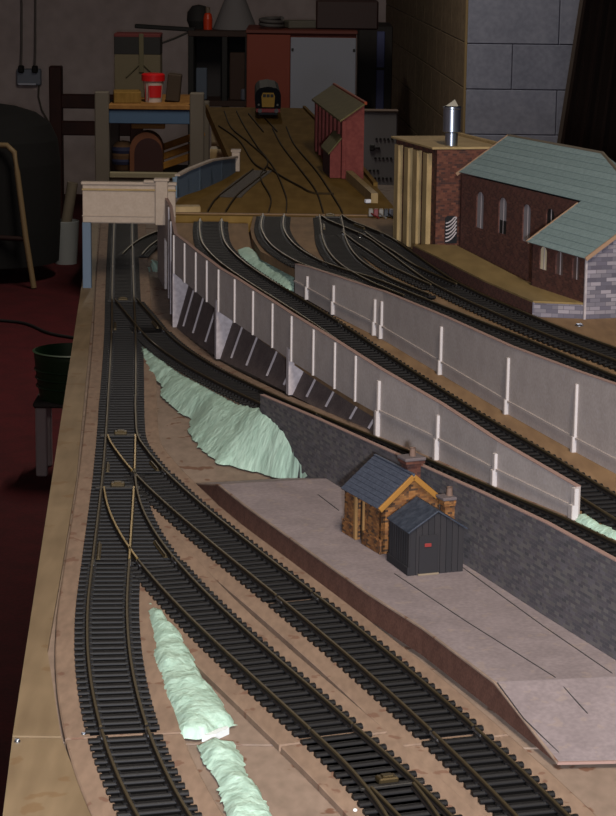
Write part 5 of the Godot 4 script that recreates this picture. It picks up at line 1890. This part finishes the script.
	t = thing("curtain", "dark brown pleated curtain hanging at the top right", "curtain", qb)
	b = MB.new()
	var cols := 64
	var rows := 24
	var vx := []
	for j in rows + 1:
		var f := float(j) / rows
		var line := []
		for i in cols + 1:
			var g := float(i) / cols
			var flare := clampf(-50.0 - 300.0 * (f - 0.56), -112.0, -16.0)
			line.append(Vector3(flare + g * (380.0 - flare), lerpf(2450, 30, f), sin(g * 62.0) * 14.0 + sin(g * 17.0) * 8.0))
		vx.append(line)
	for j in rows:
		for i in cols:
			b.face([vx[j + 1][i], vx[j + 1][i + 1], vx[j][i + 1], vx[j][i]])
	part(t, "cloth", b, std(Color(0.19, 0.14, 0.11), 0.95))
	b = MB.new()
	b.tube([Vector3(-120, 2470, 0), Vector3(420, 2470, 0)], 14, 10)
	part(t, "rail", b, M.black)
	# green bowl on a white stool beside the board
	t = thing("stool", "pale stool on the red carpet left of the boards", "stool", Vector3(-560, 0, -5240))
	for p in [[-58, 40], [58, 40], [-58, -60], [58, -60]]:
		b = MB.new()
		b.box(Vector3(p[0], 84, p[1]), Vector3(26, 168, 20), Basis(), 3)
		part(t, "leg", b, std(Color(0.62, 0.58, 0.6), 0.7))
	b = MB.new()
	b.box(Vector3(0, 172, -10), Vector3(150, 14, 140), Basis(), 4)
	part(t, "seat", b, std(Color(0.2, 0.19, 0.19), 0.7))
	t = thing("green_tub", "dark green plastic tub standing on the pale stool", "tub", Vector3(-553, 179, -5240))
	b = MB.new()
	b.lathe([[0, 0], [72, 0], [80, 60], [84, 100], [84, 108], [88, 112], [82, 114], [76, 60], [68, 6], [0, 6]], Vector3.ZERO, 32, Basis(Vector3(0, 0, 1), 0.0))
	part(t, "tub", b, std(Color(0.07, 0.20, 0.09), 0.5))
	for h in [30, 50, 70]:
		b = MB.new()
		b.lathe([[75.5 + h * 0.09, h - 2], [78.5 + h * 0.09, h], [76.5 + h * 0.09, h + 3]], Vector3.ZERO, 32)
		part(t, "rib", b, std(Color(0.07, 0.20, 0.09), 0.5))
	b = MB.new()
	b.tube(resample([Vector3(-1150, 5, -7230), Vector3(-982, 5, -7197), Vector3(-897, 5, -7150), Vector3(-799, 5, -6983), Vector3(-700, 5, -6900)], 30.0), 5, 8)
	var cbl := solo("floor_cable", "thin black cable lying across the red carpet", "cable", b, Vector3.ZERO, M.black)

# ===================================================================== small loose things
func build_small() -> void:
	var bs := deck_xf.basis
	# bright screw beside the goods shed, and others in the boards
	var spots := [[DK(157, 0, 534), "bright screw head on the deck in front of the stone wall", 2.6], [V(-107, 0.2, -812), "screw at the left end of the baseboard joint", 1.2], [V(-83, 0.2, -819.5), "dark screw between the plywood edge and the left-hand track at the joint", 1.2]]
	for s in spots:
		var b := MB.new()
		b.lathe([[0, 0], [s[2], 0], [s[2], 0.5], [s[2] * 0.7, 1.1], [0, 1.4]], Vector3.ZERO, 14)
		b.box(Vector3(0, 1.4, 0), Vector3(s[2] * 1.3, 0.3, 0.4))
		solo("screw", s[1], "screw", b, s[0], M.steel, "screws")
	# terminal block with coloured wires at the board joint
	var tb := DK(58, 0, -42)
	var t := thing("terminal_block", "small red, white and dark wire connector at the right end of the board joint", "connector", tb, "", bs)
	var cols := [Color(0.5, 0.48, 0.45), Color(0.45, 0.1, 0.09), Color(0.5, 0.48, 0.45), Color(0.1, 0.1, 0.12), Color(0.3, 0.3, 0.34)]
	for i in 5:
		var b := MB.new()
		b.box(Vector3(-8 + i * 4.2, 3.2, 0), Vector3(3.8, 6.0, 8), Basis(), 0.5)
		part(t, "terminal", b, std(cols[i], 0.5))
	for i in 3:
		var b := MB.new()
		b.tube([Vector3(-8 + i * 7, 3, 3), Vector3(-6 + i * 7, 2.0, 10), Vector3(-2 + i * 6, 0.8, 18)], 0.7, 6)
		part(t, "wire", b, std(cols[(i + 1) % 5], 0.5))
	var b := MB.new()
	b.box(Vector3(0, 1.6, 0), Vector3(5, 3.2, 4), Basis(Vector3.UP, 0.4), 0.5)
	solo("white_clip", "tiny bright white clip at the end of the pale lath", "clip", b, DK(50, 0, -150), std(Color(0.9, 0.9, 0.92), 0.3))
	# crumbs of plaster dropped on the boards
	var crumbs := [[18, -748, "white plaster crumb between the middle and right foreground tracks"], [84, -741, "white plaster crumb right of the platform-side track at the bottom"], [-53, -780, "white plaster crumb left of the lower plaster strip"], [-22, -1000, "dark speck of grit between the two foreground tracks"]]
	for c in crumbs:
		b = MB.new()
		b.lathe([[0, 0], [0.8, 0.1], [0.7, 0.7], [0, 0.9]], Vector3.ZERO, 7)
		solo("plaster_crumb", c[2], "crumb", b, V(c[0], 0.8, c[1]), M.pencil if c[2].begins_with("dark") else M.plaster_white, "crumbs")
